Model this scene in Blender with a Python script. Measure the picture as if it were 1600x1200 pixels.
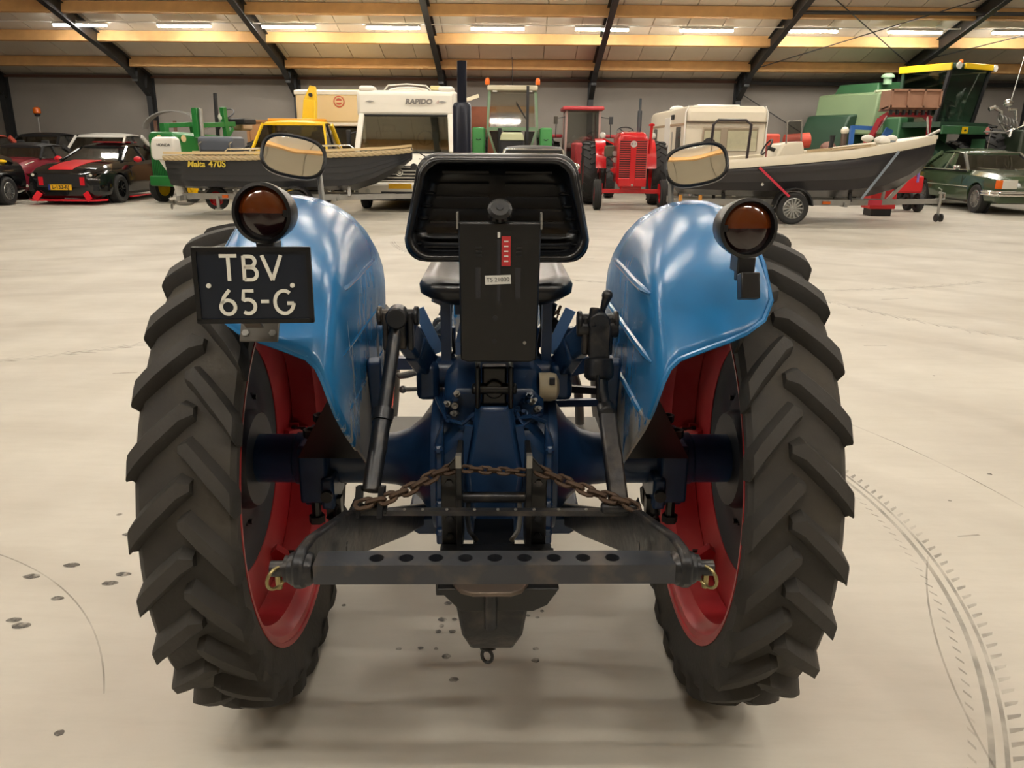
import bpy, bmesh, math, random
from mathutils import Vector, Matrix, Quaternion
for _o in list(bpy.data.objects): bpy.data.objects.remove(_o)
scene = bpy.context.scene
COL = scene.collection
PI = math.pi
rnd = random.Random(7)

# ------------------------------------------------------------------ camera
CAM_H, CAM_PITCH, CAM_ROLL, CAM_F = 1.501, 0.296, 0.0085, 1230.0
cd = bpy.data.cameras.new('camera'); cd.sensor_width = 36.0; cd.sensor_fit = 'HORIZONTAL'
cd.lens = CAM_F*36.0/1600.0; cd.clip_start = 0.05; cd.clip_end = 200
cam = bpy.data.objects.new('camera', cd); COL.objects.link(cam)
cam.matrix_world = (Matrix.Translation((0, 0, CAM_H)) @ Matrix.Rotation(PI/2-CAM_PITCH, 4, 'X')
                    @ Matrix.Rotation(CAM_ROLL, 4, 'Z'))
scene.camera = cam
# ------------------------------------------------------------------ world, light and exposure
w = bpy.data.worlds.new('hall_ambient'); scene.world = w; w.use_nodes = True
w.node_tree.nodes['Background'].inputs[0].default_value = (1.0, 0.93, 0.82, 1)
w.node_tree.nodes['Background'].inputs[1].default_value = 0.0
vs = scene.view_settings; vs.view_transform = 'Standard'; vs.look = 'None'; vs.gamma = 1.0
vs.use_curve_mapping = False; vs.exposure = 0.0
TUBE_POWER = 165.0          # emission strength of each fluorescent diffuser
TUBE_COLOR = (1.0, 0.95, 0.86)

# ------------------------------------------------------------------ helpers
def srgb(c):
    return tuple(((v/255)/12.92 if v/255 <= .04045 else ((v/255+.055)/1.055)**2.4) for v in c)
MATS = {}
def mat(name, col, rough=.5, metal=0., var=.0, vscale=6., bump=0., bscale=40., coat=0., spec=.5, dirt=None, dscale=3., damt=.5, trans=0., ior=1.45):
    """plain procedural material: base colour with noise variation, optional second tone patches and fine bump"""
    if name in MATS: return MATS[name]
    m = bpy.data.materials.new(name); m.use_nodes = True; nt = m.node_tree; b = nt.nodes['Principled BSDF']
    c = srgb(col); b.inputs['Roughness'].default_value = rough; b.inputs['Metallic'].default_value = metal
    b.inputs['Specular IOR Level'].default_value = spec; b.inputs['Coat Weight'].default_value = coat
    b.inputs['Coat Roughness'].default_value = .08; b.inputs['Base Color'].default_value = (*c, 1)
    if trans: b.inputs['Transmission Weight'].default_value = trans; b.inputs['IOR'].default_value = ior
    if var or dirt or bump:
        tc = nt.nodes.new('ShaderNodeTexCoord')
        if var or dirt:
            n = nt.nodes.new('ShaderNodeTexNoise'); n.inputs['Scale'].default_value = vscale; n.inputs['Detail'].default_value = 6
            nt.links.new(tc.outputs['Object'], n.inputs['Vector'])
            mx = nt.nodes.new('ShaderNodeMix'); mx.data_type = 'RGBA'
            mx.inputs[6].default_value = (*[v*(1-var) for v in c], 1); mx.inputs[7].default_value = (*[min(1, v*(1+var)) for v in c], 1)
            nt.links.new(n.outputs['Fac'], mx.inputs[0]); out = mx.outputs[2]
            if dirt:
                n2 = nt.nodes.new('ShaderNodeTexNoise'); n2.inputs['Scale'].default_value = dscale; n2.inputs['Detail'].default_value = 8
                nt.links.new(tc.outputs['Object'], n2.inputs['Vector'])
                r = nt.nodes.new('ShaderNodeValToRGB'); r.color_ramp.elements[0].position = .5; r.color_ramp.elements[1].position = .68
                r.color_ramp.elements[1].color = (damt, damt, damt, 1)
                nt.links.new(n2.outputs['Fac'], r.inputs[0])
                m2 = nt.nodes.new('ShaderNodeMix'); m2.data_type = 'RGBA'; m2.inputs[7].default_value = (*srgb(dirt), 1)
                nt.links.new(r.outputs[0], m2.inputs[0]); nt.links.new(out, m2.inputs[6]); out = m2.outputs[2]
            nt.links.new(out, b.inputs['Base Color'])
        if bump:
            n3 = nt.nodes.new('ShaderNodeTexNoise'); n3.inputs['Scale'].default_value = bscale; n3.inputs['Detail'].default_value = 4
            nt.links.new(tc.outputs['Object'], n3.inputs['Vector'])
            bp = nt.nodes.new('ShaderNodeBump'); bp.inputs['Strength'].default_value = bump; bp.inputs['Distance'].default_value = .01
            nt.links.new(n3.outputs['Fac'], bp.inputs['Height']); nt.links.new(bp.outputs[0], b.inputs['Normal'])
    MATS[name] = m; return m
def glass_mat(name, tint, refl=.12, alpha=.7):
    """thin tinted pane: see-through with a glossy face"""
    if name in MATS: return MATS[name]
    m = bpy.data.materials.new(name); m.use_nodes = True; nt = m.node_tree; nt.nodes.clear()
    o = nt.nodes.new('ShaderNodeOutputMaterial'); t = nt.nodes.new('ShaderNodeBsdfTransparent'); g = nt.nodes.new('ShaderNodeBsdfGlossy')
    t.inputs[0].default_value = (*[(v*alpha)**.5 for v in srgb(tint)], 1); g.inputs['Roughness'].default_value = .03
    lw = nt.nodes.new('ShaderNodeLayerWeight'); lw.inputs[0].default_value = .5; fr = nt.nodes.new('ShaderNodeMath'); fr.operation = 'POWER'; fr.inputs[1].default_value = 4.; nt.links.new(lw.outputs['Facing'], fr.inputs[0])
    ad = nt.nodes.new('ShaderNodeMath'); ad.operation = 'ADD'; ad.inputs[1].default_value = refl; ad.use_clamp = True
    mx = nt.nodes.new('ShaderNodeMixShader')
    nt.links.new(fr.outputs[0], ad.inputs[0]); nt.links.new(ad.outputs[0], mx.inputs[0])
    nt.links.new(t.outputs[0], mx.inputs[1]); nt.links.new(g.outputs[0], mx.inputs[2]); nt.links.new(mx.outputs[0], o.inputs[0])
    MATS[name] = m; return m
def emit_mat(name, col, s):
    m = bpy.data.materials.new(name); m.use_nodes = True; b = m.node_tree.nodes['Principled BSDF']
    b.inputs['Base Color'].default_value = (.9, .9, .9, 1); b.inputs['Emission Color'].default_value = (*col, 1); b.inputs['Emission Strength'].default_value = s
    MATS[name] = m; return m

def V(*a): return Vector(a if len(a) > 1 else a[0])
class MB:
    """collects shapes and builds them as one mesh"""
    def __init__(s): s.v = []; s.f = []; s.m = []
    def add(s, vs, fs, mi=0):
        o = len(s.v); s.v += [tuple(p) for p in vs]
        for f in fs: s.f.append(tuple(i+o for i in f)); s.m.append(mi)
        return s
    def box(s, c, d, R=None, mi=0):
        c = V(c); h = V(d)*.5; vs = []
        for i in range(8):
            p = V((h.x if i & 1 else -h.x), (h.y if i & 2 else -h.y), (h.z if i & 4 else -h.z))
            if R is not None: p = R @ p
            vs.append(c+p)
        return s.add(vs, [(0, 2, 3, 1), (4, 5, 7, 6), (0, 1, 5, 4), (2, 6, 7, 3), (0, 4, 6, 2), (1, 3, 7, 5)], mi)
    def span(s, x0, x1, y0, y1, z0, z1, mi=0):
        return s.box(((x0+x1)/2, (y0+y1)/2, (z0+z1)/2), (abs(x1-x0), abs(y1-y0), abs(z1-z0)), None, mi)
    def hexa(s, p, mi=0):
        return s.add(p, [(0, 3, 2, 1), (4, 5, 6, 7), (0, 1, 5, 4), (1, 2, 6, 5), (2, 3, 7, 6), (3, 0, 4, 7)], mi)
    def beam(s, p, q, wd, ht, up=(0, 0, 1), mi=0, w2=None, h2=None):
        p, q = V(p), V(q); d = (q-p).normalized(); x = d.cross(V(up))
        if x.length < 1e-4: x = d.cross(V(1, 0, 0))
        x.normalize(); z = x.cross(d).normalized(); w2 = w2 or wd; h2 = h2 or ht; vs = []
        for c, a, b in ((p, wd, ht), (q, w2, h2)):
            vs += [c-x*a/2-z*b/2, c+x*a/2-z*b/2, c+x*a/2+z*b/2, c-x*a/2+z*b/2]
        return s.hexa(vs, mi)
    def tube(s, pts, r, n=10, mi=0, closed=False, caps=True):
        pts = [V(p) for p in pts]; N = len(pts); rr = r if isinstance(r, (list, tuple)) else [r]*N
        rings = []; prev = None
        for i, p in enumerate(pts):
            if closed: d = pts[(i+1) % N]-pts[i-1]
            else: d = pts[min(i+1, N-1)]-pts[max(i-1, 0)]
            d.normalize()
            if prev is None:
                x = d.cross(V(0, 0, 1));
                if x.length < .05: x = d.cross(V(0, 1, 0))
            else: x = prev-d*prev.dot(d)
            x.normalize(); prev = x; y = d.cross(x)
            rings.append([p+(x*math.cos(a)+y*math.sin(a))*rr[i] for a in [2*PI*k/n for k in range(n)]])
        return s.loft(rings, mi, closed, caps)
    def loft(s, rings, mi=0, closed=False, caps=True, ringclosed=True):
        n = len(rings[0]); vs = [p for r in rings for p in r]; fs = []
        N = len(rings)
        for i in range(N if closed else N-1):
            j = (i+1) % N
            for k in range(n if ringclosed else n-1):
                l = (k+1) % n; fs.append((i*n+k, i*n+l, j*n+l, j*n+k))
        if caps and not closed and ringclosed: fs += [tuple(range(n))[::-1], tuple((N-1)*n+k for k in range(n))]
        return s.add(vs, fs, mi)
    def lathe(s, prof, c=(0, 0, 0), axis=(0, 0, 1), n=24, mi=0, closed=False, caps=True):
        """prof: (radius, height along axis)"""
        c = V(c); a = V(axis).normalized(); x = a.cross(V(0, 0, 1))
        if x.length < .01: x = V(1, 0, 0)
        x.normalize(); y = a.cross(x); rings = []
        for r, h in prof:
            rings.append([c+a*h+(x*math.cos(t)+y*math.sin(t))*r for t in [2*PI*k/n for k in range(n)]])
        return s.loft(rings, mi, closed, caps)
    def cyl(s, p, q, r, n=16, mi=0, r2=None):
        p, q = V(p), V(q); d = q-p; return s.lathe([(r, 0), (r2 if r2 is not None else r, d.length)], p, d, n, mi)
    def sphere(s, c, r, nu=14, nv=8, mi=0):
        r = V(r) if not isinstance(r, (int, float)) else V(r, r, r); c = V(c); rings = []
        for i in range(nv+1):
            t = PI*(.004+.992*i/nv); rings.append([c+V(r.x*math.sin(t)*math.cos(a), r.y*math.sin(t)*math.sin(a), -r.z*math.cos(t)) for a in [2*PI*k/nu for k in range(nu)]])
        return s.loft(rings, mi)
    def prism(s, poly, o, u, v, h, mi=0):
        """polygon in the (u,v) plane at origin o, thickened by vector h"""
        o, u, v, h = V(o), V(u), V(v), V(h); a = [o+u*p[0]+v*p[1] for p in poly]; n = len(a)
        fs = [tuple(range(n))[::-1], tuple(range(n, 2*n))]+[(i, (i+1) % n, n+(i+1) % n, n+i) for i in range(n)]
        return s.add(a+[p+h for p in a], fs, mi)
    def torus(s, c, R, r, axis=(0, 0, 1), n=24, k=8, mi=0, sx=1.):
        c = V(c); a = V(axis).normalized(); x = a.cross(V(0, 0, 1))
        if x.length < .01: x = V(1, 0, 0)
        x.normalize(); y = a.cross(x)
        return s.tube([c+x*R*sx*math.cos(t)+y*R*math.sin(t) for t in [2*PI*i/n for i in range(n)]], r, k, mi, True)
    def mesh(s, name, mats, smooth=35):
        me = bpy.data.meshes.new(name); me.from_pydata(s.v, [], s.f)
        for mm in (mats if isinstance(mats, (list, tuple)) else [mats]): me.materials.append(mm)
        me.polygons.foreach_set('material_index', s.m)
        bm = bmesh.new(); bm.from_mesh(me); bmesh.ops.recalc_face_normals(bm, faces=bm.faces); bm.to_mesh(me); bm.free()
        if smooth:
            me.polygons.foreach_set('use_smooth', [True]*len(me.polygons)); me.set_sharp_from_angle(angle=math.radians(smooth))
        me.update(); return me
    def build(s, name, mats, parent=None, smooth=35, bevel=0., loc=None, rot=None):
        o = bpy.data.objects.new(name, s.mesh(name, mats, smooth)); COL.objects.link(o); o.parent = parent
        if loc is not None: o.location = loc
        if rot is not None: o.rotation_euler = rot
        if bevel:
            b = o.modifiers.new('bevel', 'BEVEL'); b.width = bevel; b.segments = 2; b.limit_method = 'ANGLE'; b.angle_limit = math.radians(40)
        return o
def tag(o, label=None, cat=None, group=None, kind=None):
    if label: o['label'] = label
    if cat: o['category'] = cat
    if group: o['group'] = group
    if kind: o['kind'] = kind
    return o
def thing(name, label, cat, loc=(0, 0, 0), rz=0., group=None):
    o = bpy.data.objects.new(name, None); o.empty_display_size = .2; COL.objects.link(o); o.location = loc; o.rotation_euler = (0, 0, rz)
    return tag(o, label, cat, group)
def inst(src, parent=None, loc=None, rot=None, scale=None):
    o = src.copy(); COL.objects.link(o)
    if parent is not None: o.parent = parent
    if loc is not None: o.location = loc
    if rot is not None: o.rotation_euler = rot
    if scale is not None: o.scale = scale
    return o
def lettering(txt, size, material, parent, M, name='lettering', depth=.002, align='CENTER', shear=0., sx=1., bold=0.):
    """flat letters as a mesh; M maps text plane (x right, y up, z to the reader) into the parent's space"""
    c = bpy.data.curves.new('txt', 'FONT'); c.body = txt; c.size = size; c.align_x = align; c.align_y = 'CENTER'; c.extrude = depth; c.shear = shear; c.offset = bold
    t = bpy.data.objects.new('txt', c); COL.objects.link(t); dg = bpy.context.evaluated_depsgraph_get(); dg.update()
    me = bpy.data.meshes.new_from_object(t.evaluated_get(dg)); bpy.data.objects.remove(t); bpy.data.curves.remove(c)
    me.transform(M @ Matrix.Diagonal((sx, 1, 1, 1))); me.materials.clear(); me.materials.append(material)
    o = bpy.data.objects.new(name, me); COL.objects.link(o); o.parent = parent; return o
def frame(o, x, y):
    """matrix with the x axis along x, y axis along y at origin o"""
    x = V(x).normalized(); y = V(y).normalized(); z = x.cross(y).normalized(); y = z.cross(x)
    return Matrix(((x.x, y.x, z.x, o[0]), (x.y, y.y, z.y, o[1]), (x.z, y.z, z.z, o[2]), (0, 0, 0, 1)))
def rz(a): return Matrix.Rotation(a, 3, 'Z')

# ------------------------------------------------------------------ materials of the hall
def floor_material():
    m = bpy.data.materials.new('concrete_floor'); m.use_nodes = True; nt = m.node_tree; b = nt.nodes['Principled BSDF']; L = nt.links.new
    tc = nt.nodes.new('ShaderNodeTexCoord')
    def noise(sc, det=6, vec=None, rough=.55):
        n = nt.nodes.new('ShaderNodeTexNoise'); n.inputs['Scale'].default_value = sc; n.inputs['Detail'].default_value = det; n.inputs['Roughness'].default_value = rough
        L(vec or tc.outputs['Object'], n.inputs['Vector']); return n.outputs['Fac']
    def ramp(src, stops):
        r = nt.nodes.new('ShaderNodeValToRGB'); e = r.color_ramp.elements
        e[0].position, e[0].color = stops[0][0], (*stops[0][1], 1); e[1].position, e[1].color = stops[-1][0], (*stops[-1][1], 1)
        for p, c in stops[1:-1]: x = e.new(p); x.color = (*c, 1)
        L(src, r.inputs[0]); return r.outputs[0]
    def mix(a, bb, fac, mode='MIX'):
        x = nt.nodes.new('ShaderNodeMix'); x.data_type = 'RGBA'; x.blend_type = mode
        if isinstance(fac, float): x.inputs[0].default_value = fac
        else: L(fac, x.inputs[0])
        for s_, i in ((a, 6), (bb, 7)):
            if isinstance(s_, tuple): x.inputs[i].default_value = (*s_, 1)
            else: L(s_, x.inputs[i])
        return x.outputs[2]
    base = ramp(noise(.9, 8), [(.3, srgb((178, 171, 158))), (.55, srgb((192, 186, 173))), (.75, srgb((203, 197, 184)))])
    mp = nt.nodes.new('ShaderNodeMapping'); mp.inputs['Rotation'].default_value = (0, 0, .5); mp.inputs['Scale'].default_value = (1, 7, 1); L(tc.outputs['Object'], mp.inputs[0])
    streak = ramp(noise(2.2, 7, mp.outputs[0], .7), [(.45, (1, 1, 1)), (.8, (.86, .85, .83))])
    base = mix(base, streak, .55, 'MULTIPLY')
    # faint tyre arcs scuffed into the slab
    wv = nt.nodes.new('ShaderNodeTexWave'); wv.wave_type = 'RINGS'; wv.rings_direction = 'Z'; wv.inputs['Scale'].default_value = .22; wv.inputs['Distortion'].default_value = 3; wv.inputs['Detail'].default_value = 4
    mp2 = nt.nodes.new('ShaderNodeMapping'); mp2.inputs['Location'].default_value = (2.2, -.4, 0); L(tc.outputs['Object'], mp2.inputs[0]); L(mp2.outputs[0], wv.inputs[0])
    arc = ramp(wv.outputs['Fac'], [(.90, (1, 1, 1)), (.985, (.87, .86, .85))])
    base = mix(base, arc, .6, 'MULTIPLY')
    # oil spots
    vo = nt.nodes.new('ShaderNodeTexVoronoi'); vo.inputs['Scale'].default_value = 2.6; L(tc.outputs['Object'], vo.inputs['Vector'])
    spot = ramp(vo.outputs['Distance'], [(.030, (.35, .33, .30)), (.042, (1, 1, 1))])
    gate = ramp(noise(.8, 2), [(.56, (0, 0, 0)), (.60, (1, 1, 1))])
    base = mix(base, spot, gate, 'MULTIPLY')
    L(base, b.inputs['Base Color'])
    rg = ramp(noise(1.7, 6), [(.3, (.42,)*3), (.7, (.62,)*3)]); L(rg, b.inputs['Roughness'])
    bp = nt.nodes.new('ShaderNodeBump'); bp.inputs['Strength'].default_value = .12; bp.inputs['Distance'].default_value = .004
    L(noise(30, 5), bp.inputs['Height']); L(bp.outputs[0], b.inputs['Normal'])
    b.inputs['Specular IOR Level'].default_value = .35
    return m
M_floor = floor_material()
M_wall = mat('concrete_wall', (132, 125, 117), .85, var=.10, vscale=1.2, bump=.15, bscale=14)
M_roof = mat('roof_panel', (214, 206, 190), .6, var=.04, vscale=2)
M_wood = mat('glulam_wood', (204, 160, 104), .6, var=.22, vscale=3.5, bump=.1, bscale=30)
M_steel = mat('black_steel', (34, 35, 36), .5, var=.15, vscale=4)
M_ledge = mat('brown_ledge', (96, 66, 54), .7, var=.1)
M_rod = mat('dark_rod', (46, 44, 42), .5)
M_white = mat('white_enamel', (222, 220, 212), .4)
M_tube = emit_mat('fluorescent_tube', TUBE_COLOR, TUBE_POWER)

def stain_mat(name, col, amt, scale):
    m = bpy.data.materials.new(name); m.use_nodes = True; nt = m.node_tree; b = nt.nodes['Principled BSDF']; L = nt.links.new
    b.inputs['Base Color'].default_value = (*srgb(col), 1); b.inputs['Roughness'].default_value = .55
    tc = nt.nodes.new('ShaderNodeTexCoord'); n = nt.nodes.new('ShaderNodeTexNoise'); n.inputs['Scale'].default_value = scale; n.inputs['Detail'].default_value = 6; L(tc.outputs['Object'], n.inputs['Vector'])
    r = nt.nodes.new('ShaderNodeMapRange'); r.inputs[1].default_value = .38; r.inputs[2].default_value = .62; r.inputs[3].default_value = amt*.25; r.inputs[4].default_value = amt; L(n.outputs['Fac'], r.inputs[0]); L(r.outputs[0], b.inputs['Alpha'])
    return m
M_print = stain_mat('rubber_print', (120, 116, 108), .42, 7); M_oil = stain_mat('oil_drop', (74, 68, 60), .95, 30); M_scr = stain_mat('scratch', (132, 124, 112), .45, 4); M_scuff = stain_mat('scuff', (128, 116, 98), .55, 5)
# ------------------------------------------------------------------ the hall
Y1, Y0, EAVE, SL = 28.5, -9.0, 3.60, .287
RIDGE_Y = (Y1+Y0)/2; RIDGE_Z = EAVE+(Y1-RIDGE_Y)*SL
XL, XR = -27.3, 27.1
def roof_z(y): return EAVE+(Y1-y)*SL if y > RIDGE_Y else EAVE+(y-Y0)*SL
tag(MB().span(XL-.2, XR+.2, Y0-.2, Y1+.2, -.2, 0).build('floor', M_floor), 'smooth beige concrete hall floor with scuffs and oil spots', None, kind='structure')
FLOOR = COL.objects['floor']
def flat(polys, name, m_, z=.0006):
    m = MB()
    for p in polys: m.add([(x, y, z) for x, y in p], [tuple(range(len(p)))])
    return m.build(name, m_, FLOOR, 0)
def band(cx, cy, r, wd, a0, a1, n=60):
    out = []
    for k in range(n):
        p, q = math.radians(a0+(a1-a0)*k/n), math.radians(a0+(a1-a0)*(k+1)/n)
        out.append([(cx+(r+e)*math.cos(t), cy+(r+e)*math.sin(t)) for t, e in ((p, -wd/2), (q, -wd/2), (q, wd/2), (p, wd/2))])
    return out
def tyre_print(cx, cy, r, a0, a1, step):
    pol = band(cx, cy, r, .012, a0, a1)+band(cx, cy, r-.035, .016, a0, a1)
    k = a0
    while k < a1:
        t = math.radians(k); d = math.radians(step*.42); c_ = lambda rr_, tt: (cx+rr_*math.cos(tt), cy+rr_*math.sin(tt))
        pol.append([c_(r+.012, t), c_(r+.045, t+d*1.2), c_(r+.050, t+d*1.9), c_(r+.012, t+d*.9)]); pol.append([c_(r-.07, t), c_(r-.09, t+d), c_(r-.09, t+d*1.5), c_(r-.07, t+d*.5)])
        k += step
    return flat(pol, 'tyre_print', M_print)
tyre_print(-1.238, 3.031, 2.87, -46, 14, 1.15)
tyre_print(-5.6, 9.3, 4.4, -95, -20, 1.6); tyre_print(7.5, 9.5, 4.6, 175, 260, 1.6); tyre_print(3.0, 13.5, 5.0, 190, 300, 1.6)
flat(band(-1.4, 2.6, 3.68, .008, -12, 40), 'scratch', M_scr); flat(band(4.2, 1.2, 3.0, .006, 150, 215), 'scratch', M_scr); flat(band(-2.6, 1.2, 1.6, .005, 25, 75), 'scratch', M_scr)
_r = random.Random(21)
for (x, y) in [(-.344, 2.095), (-.277, 2.10), (-.229, 2.096), (-.194, 2.059), (-.163, 1.951), (-.23, 2.187), (-.185, 2.187), (-.222, 2.218), (-.223, 2.254), (-.183, 2.255), (-.212, 2.349), (-.197, 2.377), (.081, 2.10), (.079, 2.044), (.079, 2.354), (.073, 2.397), (.108, 2.308), (.06, 2.281), (.091, 2.27), (-.564, 2.332), (-1.72, 2.50), (-1.58, 2.20), (-1.62, 2.23), (-1.40, 2.52), (-1.42, 2.46), (-1.55, 2.36), (-1.62, 2.58), (-1.52, 2.82), (-1.25, 2.86), (-1.37, 2.82), (-1.19, 1.72), (1.95, 3.2), (2.3, 3.5), (3.88, 6.52), (-3.4, 7.8), (2.9, 5.2)]:
    s_ = _r.uniform(.007, .013)*(1.6 if x < -1.3 else 1); e_ = 1.7 if x < -1.3 else _r.uniform(.9, 1.3)
    flat([[(x+s_*e_*math.cos(a)*_r.uniform(.85, 1.1), y+s_*math.sin(a)*_r.uniform(.85, 1.1)) for a in [2*PI*k/14 for k in range(14)]]], 'oil_spot', M_oil, .0009)
for k in range(46):                                    # short rubber scuffs
    x, y = _r.uniform(-9, 9), _r.uniform(2.6, 15); a = _r.uniform(-.5, .5); l = _r.uniform(.1, .55); d_ = _r.uniform(.006, .02)
    flat([[(x, y), (x+l*math.cos(a), y+l*math.sin(a)), (x+l*math.cos(a)*.96-d_*math.sin(a), y+l*math.sin(a)+d_), (x-d_*math.sin(a), y+d_)]], 'scuff_mark', M_scuff, .0007)
wb = MB().span(XL-.2, XR+.2, Y1, Y1+.2, 0, EAVE+.1).build('wall_back', M_wall); tag(wb, 'grey concrete rear wall behind the parked vehicles', kind='structure')
tag(MB().span(XL-.2, XR+.2, Y0-.2, Y0, 0, EAVE+.1).build('wall_front', M_wall), 'grey concrete wall behind the viewer', kind='structure')
for nm, x0, x1 in (('wall_left', XL-.2, XL), ('wall_right', XR, XR+.2)):
    tag(MB().prism([(Y0, 0), (Y1, 0), (Y1, EAVE+.1), (RIDGE_Y, RIDGE_Z+.1), (Y0, EAVE+.1)], (x0, 0, 0), (0, 1, 0), (0, 0, 1), (x1-x0, 0, 0)).build(nm, M_wall), 'grey gable wall at the %s end of the hall' % nm[5:], kind='structure')
ceil = MB().prism([(Y1+.2, EAVE+.08), (RIDGE_Y, RIDGE_Z+.14), (Y0-.2, EAVE+.08), (Y0-.2, EAVE+.28), (RIDGE_Y, RIDGE_Z+.34), (Y1+.2, EAVE+.28)], (XL-.2, 0, 0), (0, 1, 0), (0, 0, 1), (XR-XL+.4, 0, 0)).build('ceiling', M_roof, smooth=0)
tag(ceil, 'pale sandwich panel roof on wooden purlins', kind='structure')
FX = [-17.25+4.955*i for i in range(-2, 10)]
# roof panels, each with a small gap to its neighbour
sl_len = math.hypot(Y1-RIDGE_Y, RIDGE_Z-EAVE); ang = math.atan(SL)
pan = MB().box((0, 0, 0), (.985, sl_len-.02, .05)).mesh('roof_panel', M_roof, 0)
npan = int((XR-XL)/1.0)
for side in (1, -1):
    for i in range(npan):
        o = bpy.data.objects.new('roof_panel', pan); COL.objects.link(o); o.parent = ceil
        o.location = (XL+.5+i*(XR-XL)/npan, (RIDGE_Y+(Y1 if side > 0 else Y0))/2, (RIDGE_Z+EAVE)/2+.08+.02*(i % 2)*.3); o.rotation_euler = (-ang*side, 0, 0)
# glulam purlins, one per bay
pur_y = [27.0, 25.15, 23.35, 21.5, 19.6, 17.7, 15.8, 13.9, 12.0, 10.3]
pm = MB().box((0, 0, 0), (4.955-.03, .10, .30)).mesh('purlin', M_wood, 0)
for side in (1, -1):
    for y in pur_y:
        yy = y if side > 0 else Y1+Y0-y
        for i in range(len(FX)-1):
            o = bpy.data.objects.new('purlin', pm); COL.objects.link(o); o.parent = ceil
            o.location = ((FX[i]+FX[i+1])/2, yy, roof_z(yy)-.12); o.rotation_euler = (-ang*side, 0, 0)
# black steel portal frames
def ibeam(m, p, q, h0, h1, up, wd=.17, tf=.02, tw=.014):
    p, q = V(p), V(q); up = V(up)
    m.beam(p, q, wd, tf, up); m.beam(p-up*h0, q-up*h1, wd, tf, up)
    x = V(1, 0, 0)*tw/2; m.hexa([p-x, p+x, p+x-up*h0, p-x-up*h0, q-x, q+x, q+x-up*h1, q-x-up*h1])
fm = MB()
for side in (1, -1):
    yw = Y1 if side > 0 else Y0; s = side
    fm.beam((0, yw-s*.02, 0), (0, yw-s*.02, EAVE), .17, .02, (0, 1, 0)); fm.beam((0, yw-s*.30, 0), (0, yw-s*.38, EAVE-.55), .17, .02, (0, 1, 0))
    fm.hexa([(-.008, yw-s*.02, 0), (.008, yw-s*.02, 0), (.008, yw-s*.30, 0), (-.008, yw-s*.30, 0), (-.008, yw-s*.02, EAVE), (.008, yw-s*.02, EAVE), (.008, yw-s*.40, EAVE-.4), (-.008, yw-s*.40, EAVE-.4)])
    up = V(0, s*math.sin(ang), math.cos(ang)); k = V(0, yw, EAVE); d = V(0, -s*math.cos(ang), math.sin(ang))
    ridge = V(0, RIDGE_Y, RIDGE_Z-.02)
    ibeam(fm, k+d*1.6-up*.03, ridge-up*.03, .36, .36, up)
    ibeam(fm, k-up*.03, k+d*1.7-up*.03, .74, .36, up)
    for t in (.5, 1.15): fm.box(k+d*t-up*.35, (.16, .012, .5), Matrix.Rotation(-s*ang, 3, 'X'))
fme = fm.mesh('portal_frame', M_steel, 0)
for i, x in enumerate(FX):
    o = bpy.data.objects.new('portal_frame', fme); COL.objects.link(o); o.location = (x, 0, 0)
    tag(o, 'black steel portal frame holding up the roof', None, 'black steel portal frames', 'structure')
# eaves ledge along the rear wall
tag(MB().span(XL, XR, Y1-.10, Y1-.002, EAVE-.07, EAVE+.01).build('trim_1', M_ledge), 'thin brown eaves ledge on top of the rear wall', kind='structure')
tag(MB().span(FX[7], FX[9], Y1-.34, Y1-.20, EAVE-.14, EAVE-.02).build('trim_2', M_steel), 'black steel eaves beam over the right bays', kind='structure')
# bracing rods in the right bays
def rod(p, q, lab):
    m = MB().tube([p, q], .016, 6); return tag(m.build('bracing_rod', M_rod), lab, 'rod', 'steel bracing rods')
xa, xb = FX[7]+.1, FX[8]-.1
rod((xa, Y1-.2, 3.2), (xb, Y1-.2, .5), 'thin steel wall brace falling to the right behind the white caravan')
rod((xa, Y1-.2, .5), (xb, Y1-.2, 3.2), 'thin steel wall brace rising towards the combine harvester')
def onroof(x, y): return V(x, y, roof_z(y)-.30)
rod(onroof(xa, 26.6), onroof(xb, 21.6), 'roof brace rising right under the lower purlin beside the combine')
rod(onroof(xa, 21.6), onroof(xb, 26.4), 'roof brace falling right between two black frames above the speedboat')
rod(onroof(xa, 21.4), onroof(xb, 17.0), 'upper roof brace rising right from the second last frame')
rod(onroof(xb+.2, 25.8), onroof(FX[9]-.1, 21.4), 'roof brace above the combine cab at the right edge')
tag(MB().tube([onroof(xa, 22.9), onroof(FX[9], 22.9)], .05, 8).build('tie_tube', M_rod), 'dark horizontal roof tie tube in the right bays', 'tube')
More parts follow.
